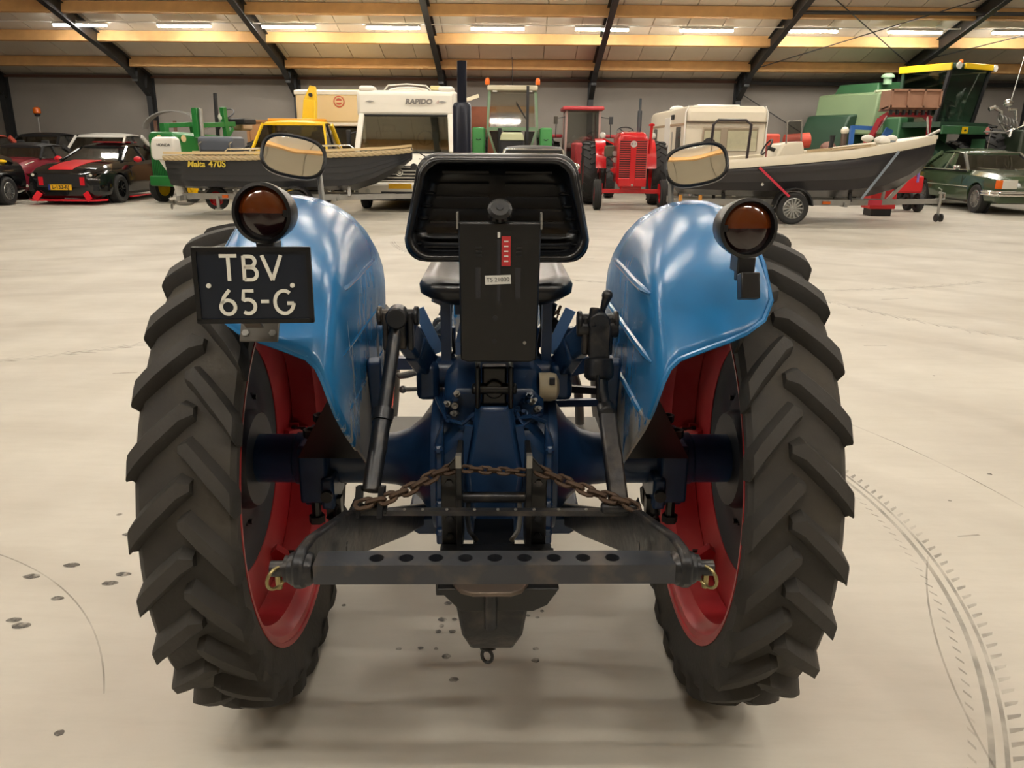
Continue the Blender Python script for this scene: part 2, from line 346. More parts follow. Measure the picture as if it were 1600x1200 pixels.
# fluorescent strip lights on thin rails
tube_b = MB().prism([(-.11, .022), (.11, .022), (.06, .07), (-.06, .07)], (-.75, 0, 0), (0, 1, 0), (0, 0, 1), (1.5, 0, 0)).mesh('housing', M_white, 0)  # hood shape widened to shield the roof from the tube light
tube_d = MB().prism([(-.045, .02), (-.035, -.02), (0, -.032), (.035, -.02), (.045, .02)], (-.74, 0, 0), (0, 1, 0), (0, 0, 1), (1.48, 0, 0)).mesh('diffuser', M_tube, 0)
LROWS = [24.0, 18.6, 11.2, 5.0, -1.2]
for r, y in enumerate(LROWS):
    z = roof_z(y)-.31
    rail = MB().tube([(-18.6, y, z+.095), (18.6, y, z+.095)], .018, 6)
    for x in FX[1:-1]: rail.box((x, y, z+.115), (.05, .05, .05))
    tag(rail.build('light_rail', M_white), ['thin white rail carrying the row of strip lights near the rear wall', 'thin light rail of the second row of strip lights', 'thin light rail just behind the ridge', 'thin light rail just before the ridge', 'thin light rail high above the blue tractor'][r], 'rail')
    for i in range(-4, 6):
        x = -.49+2.925*i+.0
        t = thing('strip_light', ['white fluorescent strip light in the row along the rear roof', 'white fluorescent strip light in the second row', 'white fluorescent strip light just behind the ridge', 'white fluorescent strip light just before the ridge', 'white fluorescent strip light above the blue tractor'][r], 'light', (x, y, z), 0, 'strip lights row %s' % ['rear', 'second', 'third', 'fourth', 'fifth'][r])
        for me, nm in ((tube_b, 'housing'), (tube_d, 'diffuser')):
            o = bpy.data.objects.new(nm, me); COL.objects.link(o); o.parent = t
lab_k = ['leftmost', 'second', 'third', 'fourth', 'fifth', 'sixth', 'seventh', 'eighth', 'ninth', 'tenth', 'last']
_k = 0
for o in sorted([o for o in COL.objects if o.name.startswith('strip_light') and abs(o.location.y-24) < .1], key=lambda o: o.location.x):
    o['label'] = 'white fluorescent strip light, %s from the left in the rear row' % lab_k[_k]; _k += 1
# ================================================================== the blue tractor
def fender_material():
    """glossy blue paint, scraped to bare metal low on the inner rear panel"""
    m = bpy.data.materials.new('fender_paint'); m.use_nodes = True; nt = m.node_tree; b = nt.nodes['Principled BSDF']; L = nt.links.new
    tc = nt.nodes.new('ShaderNodeTexCoord'); sp = nt.nodes.new('ShaderNodeSeparateXYZ'); L(tc.outputs['Object'], sp.inputs[0])
    mp = nt.nodes.new('ShaderNodeMapping'); mp.inputs['Scale'].default_value = (5, 8, 2.4); L(tc.outputs['Object'], mp.inputs[0])
    n = nt.nodes.new('ShaderNodeTexNoise'); n.inputs['Scale'].default_value = 1.6; n.inputs['Detail'].default_value = 7; n.inputs['Roughness'].default_value = .62; L(mp.outputs[0], n.inputs['Vector'])
    def mr(src, a, b_, lo=0., hi=1.):
        r = nt.nodes.new('ShaderNodeMapRange'); r.inputs[1].default_value = a; r.inputs[2].default_value = b_; r.inputs[3].default_value = lo; r.inputs[4].default_value = hi; L(src, r.inputs[0]); return r.outputs[0]
    def mul(a, b_):
        x = nt.nodes.new('ShaderNodeMath'); x.operation = 'MULTIPLY'; L(a, x.inputs[0]); L(b_, x.inputs[1]); return x.outputs[0]
    ab = nt.nodes.new('ShaderNodeMath'); ab.operation = 'ABSOLUTE'; L(sp.outputs['X'], ab.inputs[0])
    low = mr(sp.outputs['Z'], 1.20, .86); inner = mr(ab.outputs[0], .372, .342)
    add = nt.nodes.new('ShaderNodeMath'); add.operation = 'ADD'; L(n.outputs['Fac'], add.inputs[0])
    L(mr(mul(low, inner), 0, 1, -.26, .075), add.inputs[1])
    worn = mr(add.outputs[0], .525, .56)
    mx = nt.nodes.new('ShaderNodeMix'); mx.data_type = 'RGBA'
    n2 = nt.nodes.new('ShaderNodeTexNoise'); n2.inputs['Scale'].default_value = 7; n2.inputs['Detail'].default_value = 5; L(tc.outputs['Object'], n2.inputs['Vector'])
    pb = nt.nodes.new('ShaderNodeMix'); pb.data_type = 'RGBA'; pb.inputs[6].default_value = (*srgb((28, 96, 148)), 1); pb.inputs[7].default_value = (*srgb((40, 112, 164)), 1); L(n2.outputs['Fac'], pb.inputs[0])
    pm_ = nt.nodes.new('ShaderNodeMix'); pm_.data_type = 'RGBA'; pm_.inputs[6].default_value = (*srgb((168, 162, 150)), 1); pm_.inputs[7].default_value = (*srgb((96, 104, 116)), 1); L(n2.outputs['Fac'], pm_.inputs[0])
    L(worn, mx.inputs[0]); L(pb.outputs[2], mx.inputs[6]); L(pm_.outputs[2], mx.inputs[7]); L(mx.outputs[2], b.inputs['Base Color'])
    L(mr(worn, 0, 1, .24, .55), b.inputs['Roughness'])
    n3 = nt.nodes.new('ShaderNodeTexNoise'); n3.inputs['Scale'].default_value = 9; L(tc.outputs['Object'], n3.inputs['Vector'])
    bp = nt.nodes.new('ShaderNodeBump'); bp.inputs['Strength'].default_value = .22; bp.inputs['Distance'].default_value = .012; L(n3.outputs['Fac'], bp.inputs['Height']); L(bp.outputs[0], b.inputs['Normal'])
    return m
M_fend = fender_material()
M_navy = mat('navy_shaded_paint', (22, 52, 88), .34, var=.18, vscale=5, dirt=(22, 34, 52), dscale=5, damt=.6, bump=.1, bscale=25)  # dark blue paint, deepened further: shade on the housing is in the colour
M_litblue = mat('lit_strap_blue', (104, 146, 198), .4, var=.1)  # brightened blue: the light falling on the straps is in the colour
M_rubber = mat('tyre_rubber', (48, 45, 41), .74, var=.22, vscale=9, dirt=(84, 76, 62), dscale=4, damt=.35, bump=.15, bscale=60)
M_red = mat('red_rim_paint', (176, 44, 48), .34, var=.14, vscale=4, dirt=(206, 96, 92), dscale=3.5, damt=.45)
M_disc = mat('wheel_disc_grey', (36, 40, 48), .5, var=.25, vscale=5)
M_black = mat('black_paint', (10, 10, 11), .36, var=.25, vscale=9)
M_blackm = mat('worn_black_iron', (40, 41, 44), .34, .45, var=.25, vscale=14, dirt=(92, 84, 76), dscale=16, damt=.5, bump=.12, bscale=50)
M_vinyl = mat('black_vinyl', (22, 22, 24), .30, var=.12, vscale=12, bump=.06, bscale=70)
M_shell = mat('seat_shell', (9, 10, 13), .28, var=.2, vscale=8)
M_rust = mat('rusty_chain', (76, 58, 44), .7, .3, var=.35, vscale=30, bump=.2, bscale=90)
M_chrome = mat('chrome', (205, 205, 205), .14, 1.)
M_alu = mat('grey_metal', (150, 148, 142), .38, .7, var=.12, vscale=10)
M_amber = mat('amber_lens', (78, 32, 4), .12, 0, coat=.6)
M_redlens = mat('dark_red_lens', (26, 6, 5), .12, 0, coat=.6)
M_mirror = mat('mirror_glass', (235, 235, 230), .03, 1.)
M_plate = mat('plate_navy', (14, 22, 34), .35)
M_pale = mat('pale_letters', (214, 212, 200), .5)
M_label = mat('white_sticker', (205, 203, 195), .55)
M_redst = mat('red_sticker', (172, 42, 44), .5)
M_beige = mat('beige_plastic', (168, 156, 130), .5, var=.1)
M_ink = mat('ink', (30, 30, 34), .6)
M_orange = mat('orange_red_paint', (214, 62, 40), .35)
M_board = mat('step_board', (112, 108, 100), .6, var=.2)
M_brass = mat('zinc_ring', (150, 138, 96), .35, .8)

TR = thing('tractor', 'blue vintage farm tractor with red rims, black seat and number plate, seen from behind', 'tractor', (-.048, 2.066, 0), .021)
R_T = .65
# ---- rear wheels
TC = .622
tyre_prof = [(.500, -.068), (.518, -.074), (.545, -.081), (.575, -.089), (.598, -.094), (.611, -.084), (.617, -.05), (.619, 0), (.617, .05), (.611, .098), (.598, .112), (.575, .120), (.548, .118), (.520, .110), (.500, .100)]
def carc(x):
    x = abs(x)
    for (r0, h0), (r1, h1) in zip(tyre_prof[7:], tyre_prof[8:]):
        if h0 <= x <= h1+1e-9 and h1 > h0: return r0+(r1-r0)*(x-h0)/(h1-h0)
    return .60
def lug_mesh(sgn):
    m = MB(); rings = []
    st = [(-.014, .006, .5), (.010, 0., .95), (.04, -.045, 1), (.07, -.090, 1), (.095, -.132, 1), (.111, -.165, 1), (.1165, -.182, .92)]
    for k, (x, ph, sc) in enumerate(st):
        rb = carc(min(x, .1115))-.006; rt = (.650 if x < .03 else .650-.014*((x-.03)/.09)**2)
        if k == 0: rt = .640
        if k == len(st)-1: rb = .580; rt = .630
        wb_, wt = .038*sc+.0008*k, .021*sc+.0007*k
        if k == len(st)-1: wb_ = .024
        ring = []
        for r, dw in ((rb, -wb_), (rt-.004, -wt), (rt, -wt+.004), (rt, wt-.004), (rt-.004, wt), (rb, wb_)):
            a = ph+dw/R_T
            ring.append((sgn*x, -r*math.cos(a), r*math.sin(a)))
        rings.append(ring)
    m.loft(rings); return m.mesh('lug', M_rubber, 40)
LUG = {1: lug_mesh(1), -1: lug_mesh(-1)}
def rear_wheel(sx):
    t = MB().lathe([(r, h) for r, h in tyre_prof], (0, 0, 0), (sx, 0, 0), 64, caps=False).build('tyre', M_rubber, TR, loc=(sx*TC, 0, R_T)); t['label'] = 'tractor tyre with deep chevron lugs'
    for k in range(26):
        for s in (1, -1):
            o = bpy.data.objects.new('lug', LUG[s]); COL.objects.link(o); o.parent = t
            a = 2*PI*(k+(.5 if s > 0 else 0))/26+.05; o.rotation_euler = (-a, 0, 0)
            if s != sx: o.scale = (.84, 1, 1)
    # rim: flanges, bead seats and drop centre, as a closed shell
    out = [(.505, -.072), (.505, -.066), (.490, -.061), (.482, -.040), (.462, -.022), (.462, .060), (.482, .078), (.490, .092), (.503, .097), (.503, .102)]
    inn = [(r-.012, h*.97) for r, h in out[::-1]]
    prof = [(r, h) for r, h in out]+[(r, h) for r, h in inn]
    # wide inner barrel towards the tractor
    rim = MB().lathe(prof, (0, 0, 0), (sx, 0, 0), 64, closed=True)
    rim.lathe([(.330, .078), (.40, .070), (.462, .060), (.466, .070), (.40, .080), (.330, .088)], (0, 0, 0), (sx, 0, 0), 64, closed=True)   # dished web
    r = rim.build('rim', M_red, TR, loc=(sx*TC, 0, R_T)); r['label'] = 'red steel wheel rim'
    for k in range(6):
        a = 2*PI*k/6+.38; R = Matrix.Rotation(a, 3, 'X')
        cl = MB(); cl.prism([(-.055, .455), (.045, .455), (.03, .40), (.0, .365), (-.03, .40)], (-.05, 0, 0), (1, 0, 0), (0, 0, 1), (0, .022, 0))
        cl.box((-.06, .011, .43), (.05, .05, .012))
        o = cl.build('rim_clamp', M_red, r, rot=(a, 0, 0)); o.scale = (-sx, 1, 1)
        b = MB().lathe([(.011, 0), (.011, .012), (.006, .013), (.006, .045)], (-.05, 0, .405), (1, 0, 0), 6).build('bolt', M_black, r, rot=(a, 0, 0)); b.scale = (-sx, 1, 1)
    d = MB().lathe([(.345, .030), (.34, .022), (.32, .030), (.30, .040), (.22, .044), (.17, .020), (.10, .015), (.10, .025), (.17, .032), (.22, .056), (.30, .052), (.325, .042), (.345, .040)], (0, 0, 0), (sx, 0, 0), 48, closed=True)
    d.lathe([(.13, -.02), (.14, .0), (.14, .03), (.10, .05), (.0, .05)], (0, 0, 0), (sx, 0, 0), 24)
    dd = d.build('wheel_disc', M_disc, TR, loc=(sx*(TC+.055), 0, R_T))
    for k in range(8):
        a = 2*PI*k/8; MB().lathe([(.013, 0), (.013, .014), (.008, .015), (.008, .026)], (sx*.045, .195*math.cos(a), .195*math.sin(a)), (-sx, 0, 0), 6).build('wheel_nut', M_black, dd)
rear_wheel(-1); rear_wheel(1)

# ---- fenders
def fender(sx):
    ends = [60, 50, 45.5, 43, 41.5, 40.5, 39.5, 38.5, 37, 35, 33, 31, 29, 26, 20, 6]
    PT = [(.590, .700), (.578, .708), (.55, .714), (.51, .717), (.47, .717), (.435, .715), (.40, .711), (.370, .710), (.350, .705), (.338, .694), (.330, .672), (.326, .62), (.325, .52), (.325, .37), (.325, .24), (.325, .10)]
    PR = [(.590, .690), (.578, .704), (.55, .714), (.51, .715), (.47, .708), (.435, .694), (.40, .672), (.372, .643), (.350, .606), (.336, .565), (.329, .52), (.326, .47), (.325, .42), (.325, .34), (.325, .22), (.325, .10)]
    def blend(a):
        t = min(1, max(0, (math.degrees(a)-47)/42)); return t*t*(3-2*t)
    N = 40; rings = []; pf = PR
    for (xt, rt_), (xr, rr_), e in zip(PT, PR, ends):
        a0, a1 = math.radians(e), math.radians(118 if rr_ > .3 else 112); ring = []
        for k in range(N+1):
            a = a0+(a1-a0)*k/N; b_ = blend(a); x = xt+(xr-xt)*b_; r = rt_+(rr_-rt_)*b_; ring.append(V(sx*x, -r*math.cos(a), R_T+r*math.sin(a)))
        rings.append(ring)
    m = MB(); m.loft(rings, ringclosed=False)
    o = m.build('fender', M_fend, TR, 60); s = o.modifiers.new('thick', 'SOLIDIFY'); s.thickness = .006; s.offset = -1 if sx > 0 else 1
    o['label'] = 'glossy blue shell fender with scraped inner panel'
    # rolled bead along the rear and outer edge
    edge = [r[0] for r in rings]; outer = rings[0]
    path = edge[::-1][2:]+outer[1:]
    MB().tube(path, .0055, 6).build('edge_bead', M_fend, o)
    def lat(r, a):
        b_ = blend(a); pr = [(xt+(xr-xt)*b_, rt_+(rr_-rt_)*b_) for (xt, rt_), (xr, rr_) in zip(PT, PR)]
        for (x0, r0), (x1, r1) in zip(pr[4:], pr[5:]):
            if r1 <= r <= r0: return x0+(x1-x0)*(r0-r)/(r0-r1)
        return .325
    for z, ya, yb in ((1.195, -.40, .14), (1.068, -.49, .17), (.935, -.45, .18)):
        pts = []
        for k in range(13):
            y = ya+(yb-ya)*k/12; r = math.hypot(y, z-R_T); pts.append((sx*(lat(r, math.atan2(z-R_T, -y))+.001), y, z))
        MB().tube(pts, [.003]+[.009]*11+[.003], 8).build('rib', M_fend, o)
    # bracket from the fender down to the axle
    MB().hexa([(sx*.335, -.12, .70), (sx*.52, -.12, .70), (sx*.52, -.10, .70), (sx*.335, -.10, .70), (sx*.332, -.36, .99), (sx*.352, -.36, .99), (sx*.352, -.34, .99), (sx*.332, -.34, .99)]).build('fender_bracket', M_black, TR)
    return o
FL, FR = fender(-1), fender(1)

# ---- axle, housing
for sx in (-1, 1):
    MB().lathe([(.205, .140), (.195, .152), (.155, .175), (.115, .203), (.086, .238), (.074, .275), (.070, .32), (.070, .44), (.073, .46), (.073, .55), (.068, .555), (.068, .68)], (0, 0, .652), (sx, 0, 0), 32).build('axle_trumpet', M_navy, TR)
for sx in (-1, 1):
    b = MB(); b.box((sx*.485, -.03, .65), (.075, .18, .165)); b.box((sx*.485, -.06, .56), (.07, .05, .03)); b.box((sx*.445, -.06, .60), (.035, .15, .09))
    bo = b.build('axle_clamp', M_navy, TR, bevel=.008)
    q = MB()
    for yy in (-.10, .02):
        q.cyl((sx*.485, yy, .52), (sx*.485, yy, .775), .013, 8); q.lathe([(.022, 0), (.022, .02)], (sx*.485, yy, .505), (0, 0, 1), 6); q.lathe([(.022, 0), (.022, .02)], (sx*.485, yy, .755), (0, 0, 1), 6)
    q.lathe([(.016, 0), (.016, .015)], (sx*.445, -.135, .60), (0, -1, 0), 12)
    q.build('clamp_bolt', M_black, bo)
    for dx in (0.,):
        MB().box((sx*.36, .02, .722), (.035, .05, .012)).build('axle_pad', M_navy, TR)
hs = MB()
def ringxz(hw, z0, z1, y, c=.06):
    return [(-hw+c, y, z0), (hw-c, y, z0), (hw, y, z0+c), (hw, y, z1-c), (hw-c, y, z1), (-hw+c, y, z1), (-hw, y, z1-c), (-hw, y, z0+c)]
hs.loft([ringxz(.145, .50, .80, -.20), ringxz(.15, .485, .82, -.17), ringxz(.152, .48, .83, .0), ringxz(.15, .48, .83, .22), ringxz(.13, .50, .78, .30), ringxz(.125, .50, .76, 1.0), ringxz(.13, .48, .80, 1.05), ringxz(.13, .48, .80, 1.7)])
h_o = hs.build('gearbox_housing', M_navy, TR, bevel=.012)
d = MB(); d.lathe([(.195, -.165), (.20, -.15), (.20, .15), (.195, .165)], (0, 0, .655), (1, 0, 0), 40)
d.build('differential_case', M_navy, h_o)
d = MB()                                                  # rear cover with a raised centre rib and flange bands
d.prism([(-.055, .53), (.055, .53), (.075, .70), (.045, .885), (-.045, .885), (-.075, .70)], (0, -.235, 0), (1, 0, 0), (0, 0, 1), (0, .05, 0))
d.build('rear_cover', M_navy, h_o, bevel=.015)
for sx in (-1, 1):
    d = MB(); d.prism([(.128, .50), (.150, .50), (.150, .78), (.128, .83)], (0, -.225, 0), (sx, 0, 0), (0, 0, 1), (0, .06, 0)); d.build('flange_band', M_navy, h_o, bevel=.006)
    d = MB(); d.beam((sx*.062, -.235, .835), (sx*.085, -.23, .70), .02, .012, (0, -1, 0)); d.build('cover_clip', M_navy, h_o)
    for zz in (.54, .62, .70, .77): MB().lathe([(.012, 0), (.012, .012), (.006, .016)], (sx*.139, -.225, zz), (0, -1, 0), 6).build('housing_bolt', M_navy, h_o)
d = MB(); d.span(-.253, .253, .02, .30, .415, .47); d.prism([(-.25, .47), (-.25, .43), (-.22, .41), (.22, .41), (.25, .43), (.25, .47)], (0, .0, 0), (1, 0, 0), (0, 0, 1), (0, .02, 0))
d.build('belly_plate', M_navy, TR, bevel=.01)
# lift cover and rocker shaft
d = MB(); d.loft([ringxz(.125, .80, .90, -.16, .03), ringxz(.13, .80, .945, -.10, .03), ringxz(.13, .80, .955, .10, .03), ringxz(.12, .80, .93, .30, .03)])
lc = d.build('lift_cover', M_navy, TR, bevel=.008)
d = MB(); d.cyl((-.20, .0, .905), (.20, .0, .905), .042, 20); d.cyl((-.205, .0, .905), (-.165, .0, .905), .062, 20); d.cyl((.165, .0, .905), (.205, .0, .905), .062, 20); d.build('rocker_shaft', M_navy, lc)
rg = random.Random(3)
for k in range(14):                                        # small pipe unions and bolts on the cover
    x = rg.choice((-1, 1))*rg.uniform(.055, .12); MB().lathe([(.009, 0), (.009, .014), (.005, .014), (.005, .03)], (x, -.165-rg.random()*.02, rg.uniform(.83, .90)), (rg.uniform(-.5, .5), -1, rg.uniform(0, .8)), 6).build('union', rg.choice((M_navy, M_navy, M_alu)), lc)
for sx, pts in ((-1, [(-.05, -.19, .85), (-.08, -.21, .83), (-.12, -.19, .835), (-.15, -.12, .87)]), (1, [(.05, -.19, .86), (.075, -.22, .83), (.10, -.21, .85), (.12, -.17, .84)]), (1, [(.055, -.2, .84), (.09, -.225, .855), (.13, -.18, .825)])):
    MB().tube(pts, .006, 6).build('hydraulic_pipe', M_navy, lc)
# lift arms and tips
for sx in (-1, 1):
    tipx = .232 if sx < 0 else .25
    m = MB(); pts = [(sx*.165, .03, .885), (sx*.183, -.03, .935), (sx*.205, -.10, 1.0), (sx*(tipx-.012), -.165, 1.055), (sx*tipx, -.20, 1.075)]
    for p, q in zip(pts, pts[1:]): m.beam(p, q, .044, .072 if q != pts[-1] else .055, (0, 0, 1))
    la = m.build('lift_arm', M_navy, TR, bevel=.01)
    MB().box((sx*.178, -.005, .892), (.06, .12, .10)).build('arm_boss', M_navy, la, bevel=.015)
    m = MB(); m.beam((sx*.205, .02, 1.075), (sx*.150, .02, .955), .030, .006, (0, 1, 0)); m.build('check_strap', M_litblue, la)
    # clevis head with two cheeks and a cross pin
    m = MB(); zt = 1.095 if sx < 0 else 1.085
    for dx in (-.030, .030): m.beam((sx*tipx+dx, -.20, zt-.075), (sx*tipx+dx, -.20, zt+.02), .014, .035, (0, 1, 0))
    m.cyl((sx*tipx-.046, -.20, zt+.008), (sx*tipx+.046, -.20, zt+.008), .0165, 14); m.cyl((sx*tipx-.05, -.20, zt+.008), (sx*tipx-.038, -.20, zt+.008), .024, 12); m.cyl((sx*tipx+.038, -.20, zt+.008), (sx*tipx+.05, -.20, zt+.008), .024, 12)
    m.beam((sx*tipx, -.2, zt-.07), (sx*tipx, -.215, zt+.025), .038, .032, (0, 1, 0)); m.cyl((sx*tipx, -.245, zt+.01), (sx*tipx, -.19, zt+.01), .026, 16)
    m.build('clevis', M_blackm, la, bevel=.004)
# lift rods
m = MB(); m.tube([(-.236, -.205, 1.08), (-.258, -.33, .895)], .0165, 12); m.tube([(-.257, -.325, .905), (-.275, -.445, .755)], .021, 12); m.cyl((-.257, -.325, .908), (-.2595, -.342, .886), .025, 12)
m.build('lift_rod', M_blackm, TR)
m = MB()
for dx in (-.025, .025): m.beam((-.275+dx, -.44, .765), (-.279+dx, -.462, .70), .012, .045, (0, 1, 0))
m.cyl((-.315, -.455, .715), (-.24, -.455, .715), .013, 12); m.build('rod_fork', M_blackm, TR)
m = MB(); m.tube([(.252, -.205, 1.00), (.262, -.32, .90)], .0145, 12); rr = m.build('lift_rod', M_blackm, TR)
m = MB(); m.box((.2525, -.215, 1.05), (.05, .06, .085)); m.lathe([(.034, 0), (.036, .02), (.036, .045), (.024, .055)], (.2535, -.225, 1.005), (0, -.3, -1), 16); m.cyl((.235, -.235, 1.085), (.24, -.225, 1.13), .013, 12); m.cyl((.20, -.2, 1.075), (.235, -.2, 1.075), .022, 14); m.cyl((.27, -.2, 1.075), (.30, -.2, 1.075), .024, 14)
m.build('levelling_box', M_blackm, rr, bevel=.004)
m = MB(); m.tube([(.258, -.21, 1.09), (.2605, -.21, 1.125), (.268, -.21, 1.15)], [.006, .007, .011], 10); m.sphere((.2695, -.21, 1.157), .0135); m.build('crank_handle', M_blackm, rr)
m = MB(); m.hexa([(.244, -.335, .915), (.284, -.335, .915), (.284, -.30, .905), (.244, -.30, .905), (.262, -.475, .715), (.306, -.475, .715), (.306, -.445, .70), (.262, -.445, .70)]); m.cyl((.2635, -.342, .90), (.2635, -.296, .905), .021, 16); m.cyl((.24, -.462, .722), (.33, -.462, .722), .013, 12)
m.build('rod_sleeve', M_blackm, rr, bevel=.006)
m = MB(); m.tube([(.243, -.30, .985), (.243, -.31, .93), (.25, -.31, .925)], .004, 6); m.build('stay_wire', M_black, rr)
# lower links: tall worn plates with eye ends, cross shaft with holes between them
for sx in (-1, 1):
    P = V(sx*.345, -.80, .766)
    def pl_(x, y, z0, z1): return [V(sx*x-.011, y, z0), V(sx*x+.011, y, z0), V(sx*x+.011, y, z1), V(sx*x-.011, y, z1)]
    m = MB(); m.loft([pl_(.347, -.832, .752, .782), pl_(.346, -.822, .738, .797), pl_(.344, -.80, .728, .806), pl_(.340, -.74, .705, .800), pl_(.318, -.50, .612, .735), pl_(.312, -.44, .595, .702), pl_(.25, -.15, .485, .575), pl_(.20, .06, .42, .485)])
    lk = m.build('lower_link', M_blackm, TR, bevel=.006)
    m = MB(); m.lathe([(.012, -.024), (.026, -.022), (.030, -.016), (.030, .016), (.026, .022), (.012, .024)], P, (1, 0, 0), 24); m.build('link_eye', M_blackm, lk)
    MB().lathe([(.012, 0), (.012, .003)], (sx*.3035, -.60, .70), (-sx, 0, 0), 14).build('link_hole', M_black, lk)
m = MB(); yb = -.80; zb = .766; n = 48
hx = [-.209+.053*i for i in range(9)]
# square bar built with real drilled holes through the top face
ya, yc = yb-.028, yb+.024; za, zc = zb-.016, zb+.022; rr_ = .0135
xs = [-.318]+[(hx[i]+hx[i+1])/2 for i in range(8)]+[.325]
for i, x in enumerate(hx):
    x0, x1 = xs[i], xs[i+1]; k = 16; cy = (ya+yc)/2
    def sq(a):
        ca, sa = math.cos(a), math.sin(a); hxl = (x1-x) if ca > 0 else (x-x0); t = min(hxl/abs(ca) if abs(ca) > 1e-6 else 9, ((yc-ya)/2)/abs(sa) if abs(sa) > 1e-6 else 9); return x+ca*t, cy+sa*t
    angs = sorted(set([2*PI*j/k for j in range(k)]+[math.atan2(sy_*(yc-ya)/2, (x1-x) if sx_ > 0 else -(x-x0)) % (2*PI) for sx_ in (1, -1) for sy_ in (1, -1)]))
    K = len(angs); top = [(*sq(a), zc) for a in angs]; hol = [(x+rr_*math.cos(a), cy+rr_*math.sin(a), zc) for a in angs]; low = [(p[0], p[1], za+.006) for p in hol]
    m.add(top+hol+low, [(j, (j+1) % K, K+(j+1) % K, K+j) for j in range(K)]+[(K+j, K+(j+1) % K, 2*K+(j+1) % K, 2*K+j) for j in range(K)])
m.add([(xs[0], ya, za), (xs[-1], ya, za), (xs[-1], yc, za), (xs[0], yc, za), (xs[0], ya, zc), (xs[-1], ya, zc), (xs[-1], yc, zc), (xs[0], yc, zc)], [(0, 1, 5, 4), (2, 3, 7, 6), (0, 3, 2, 1), (0, 4, 7, 3), (1, 2, 6, 5)])
db = m.build('drawbar', mat('drawbar_iron', (58, 60, 65), .28, .5, var=.2, vscale=10, dirt=(110, 98, 84), dscale=18, damt=.4), TR, 30); db['label'] = 'square iron drawbar with a row of nine holes'
for sx in (-1, 1):
    m = MB(); m.cyl((sx*.315, yb, zb), (sx*.40, yb, zb), .0145, 14); m.lathe([(.024, 0), (.024, .012)], (sx*.362, yb, zb), (sx, 0, 0), 16); m.build('bar_pin', M_blackm, db)
    m = MB(); c = V(sx*.388, yb-.012, zb-.012); m.torus(c, .021, .0032, (sx*.75, .55, .1), 20, 6); m.cyl(c+V(0, .01, .02), c+V(0, .012, -.028), .006, 8); m.build('linch_pin', M_brass, db)
# flat strap with brackets, hitch frame
m = MB(); m.hexa([(-.318, -.465, .704), (.334, -.465, .702), (.334, -.450, .703), (-.318, -.450, .705), (-.318, -.465, .716), (.334, -.465, .714), (.334, -.450, .715), (-.318, -.450, .717)])
for x in (-.312, .322): m.prism([(-.012, .715), (.012, .715), (.002, .745)], (x, -.46, 0), (1, 0, 0), (0, 0, 1), (0, .006, 0))
st = m.build('cross_strap', M_blackm, TR)
for k in range(11): MB().lathe([(.004, 0), (.003, .003)], (-.2+.05*k+.01*math.sin(k*5), -.459, .7155), (0, 0, 1), 8).build('strap_rivet', M_alu, st)
for sx in (-1, 1):
    m = MB(); m.prism([(.075, .575), (.122, .575), (.122, .775), (.083, .822), (.075, .822)], (0, -.40, 0), (sx, 0, 0), (0, 0, 1), (0, .014, 0)); m.span(sx*.073, sx*.087, -.42, -.30, .575, .822)
    m.beam((sx*.10, -.39, .60), (sx*.10, -.20, .60), .03, .04)
    fr = m.build('hitch_upright', M_black, TR, bevel=.002)
    MB().box((sx*.080, -.412, .815), (.013, .02, .03)).build('worn_tip', M_alu, fr)
    for z in (.755, .665, .62): MB().lathe([(.009, 0), (.009, .006)], (sx*.103, -.40, z), (0, -1, 0), 6).build('frame_bolt', M_blackm, fr)
    MB().tube([(sx*.06, -.36, .69), (sx*.063, -.37, .655), (sx*.058, -.385, .625), (sx*.04, -.39, .60)], .006, 6).build('latch_hook', M_alu if sx > 0 else M_blackm, fr)
m = MB(); m.cyl((-.075, -.36, .70), (.075, -.36, .70), .013, 12); m.build('hook_shaft', M_blackm, TR)
m = MB(); m.span(-.235, .235, -.565, -.525, .600, .612); m.span(-.125, .135, -.57, -.40, .565, .60); m.span(-.05, .05, -.40, -.12, .53, .58); m.prism([(-.12, .60), (.14, .60), (.115, .56), (.085, .545), (-.07, .545)], (0, -.60, 0), (1, 0, 0), (0, 0, 1), (0, .18, 0))
m.build('hitch_frame', M_black, TR, bevel=.003)
m = MB()                                                    # cast clevis jaw
m.loft([[(-.078, -.60, .585), (.072, -.60, .585), (.072, -.44, .60), (-.078, -.44, .60)], [(-.080, -.59, .545), (.074, -.59, .545), (.074, -.42, .555), (-.080, -.42, .555)], [(-.070, -.565, .46), (.064, -.565, .46), (.064, -.42, .46), (-.070, -.42, .46)], [(-.052, -.53, .402), (.044, -.53, .402), (.044, -.42, .40), (-.052, -.42, .40)]])
jw = m.build('clevis_jaw', M_blackm, TR, bevel=.008)
m = MB(); m.prism([(-.085, .0), (-.066, -.052), (-.04, -.072), (.04, -.072), (.062, -.052), (.078, .0)], (-.003, -.585, .598), (1, 0, 0), (0, 1, -.25), (0, 0, .011)); m.build('jaw_lip', mat('worn_lip', (96, 84, 74), .45, .5, var=.2), jw, bevel=.003)
MB().cyl((-.006, -.612, .60), (-.006, -.612, .515), .0135, 14).build('hitch_pin', M_blackm, jw)
m = MB(); m.torus((-.015, -.50, .362), .017, .0042, (.35, 1, 0), 20, 8, sx=.75); m.build('pin_ring', M_black, jw)
m = MB()
for x in (-.03, -.002): m.tube([(x, -.50, .40), (x+.003, -.50, .383), (-.015, -.50, .378)], .005, 6)
m.build('ring_staple', M_black, jw)
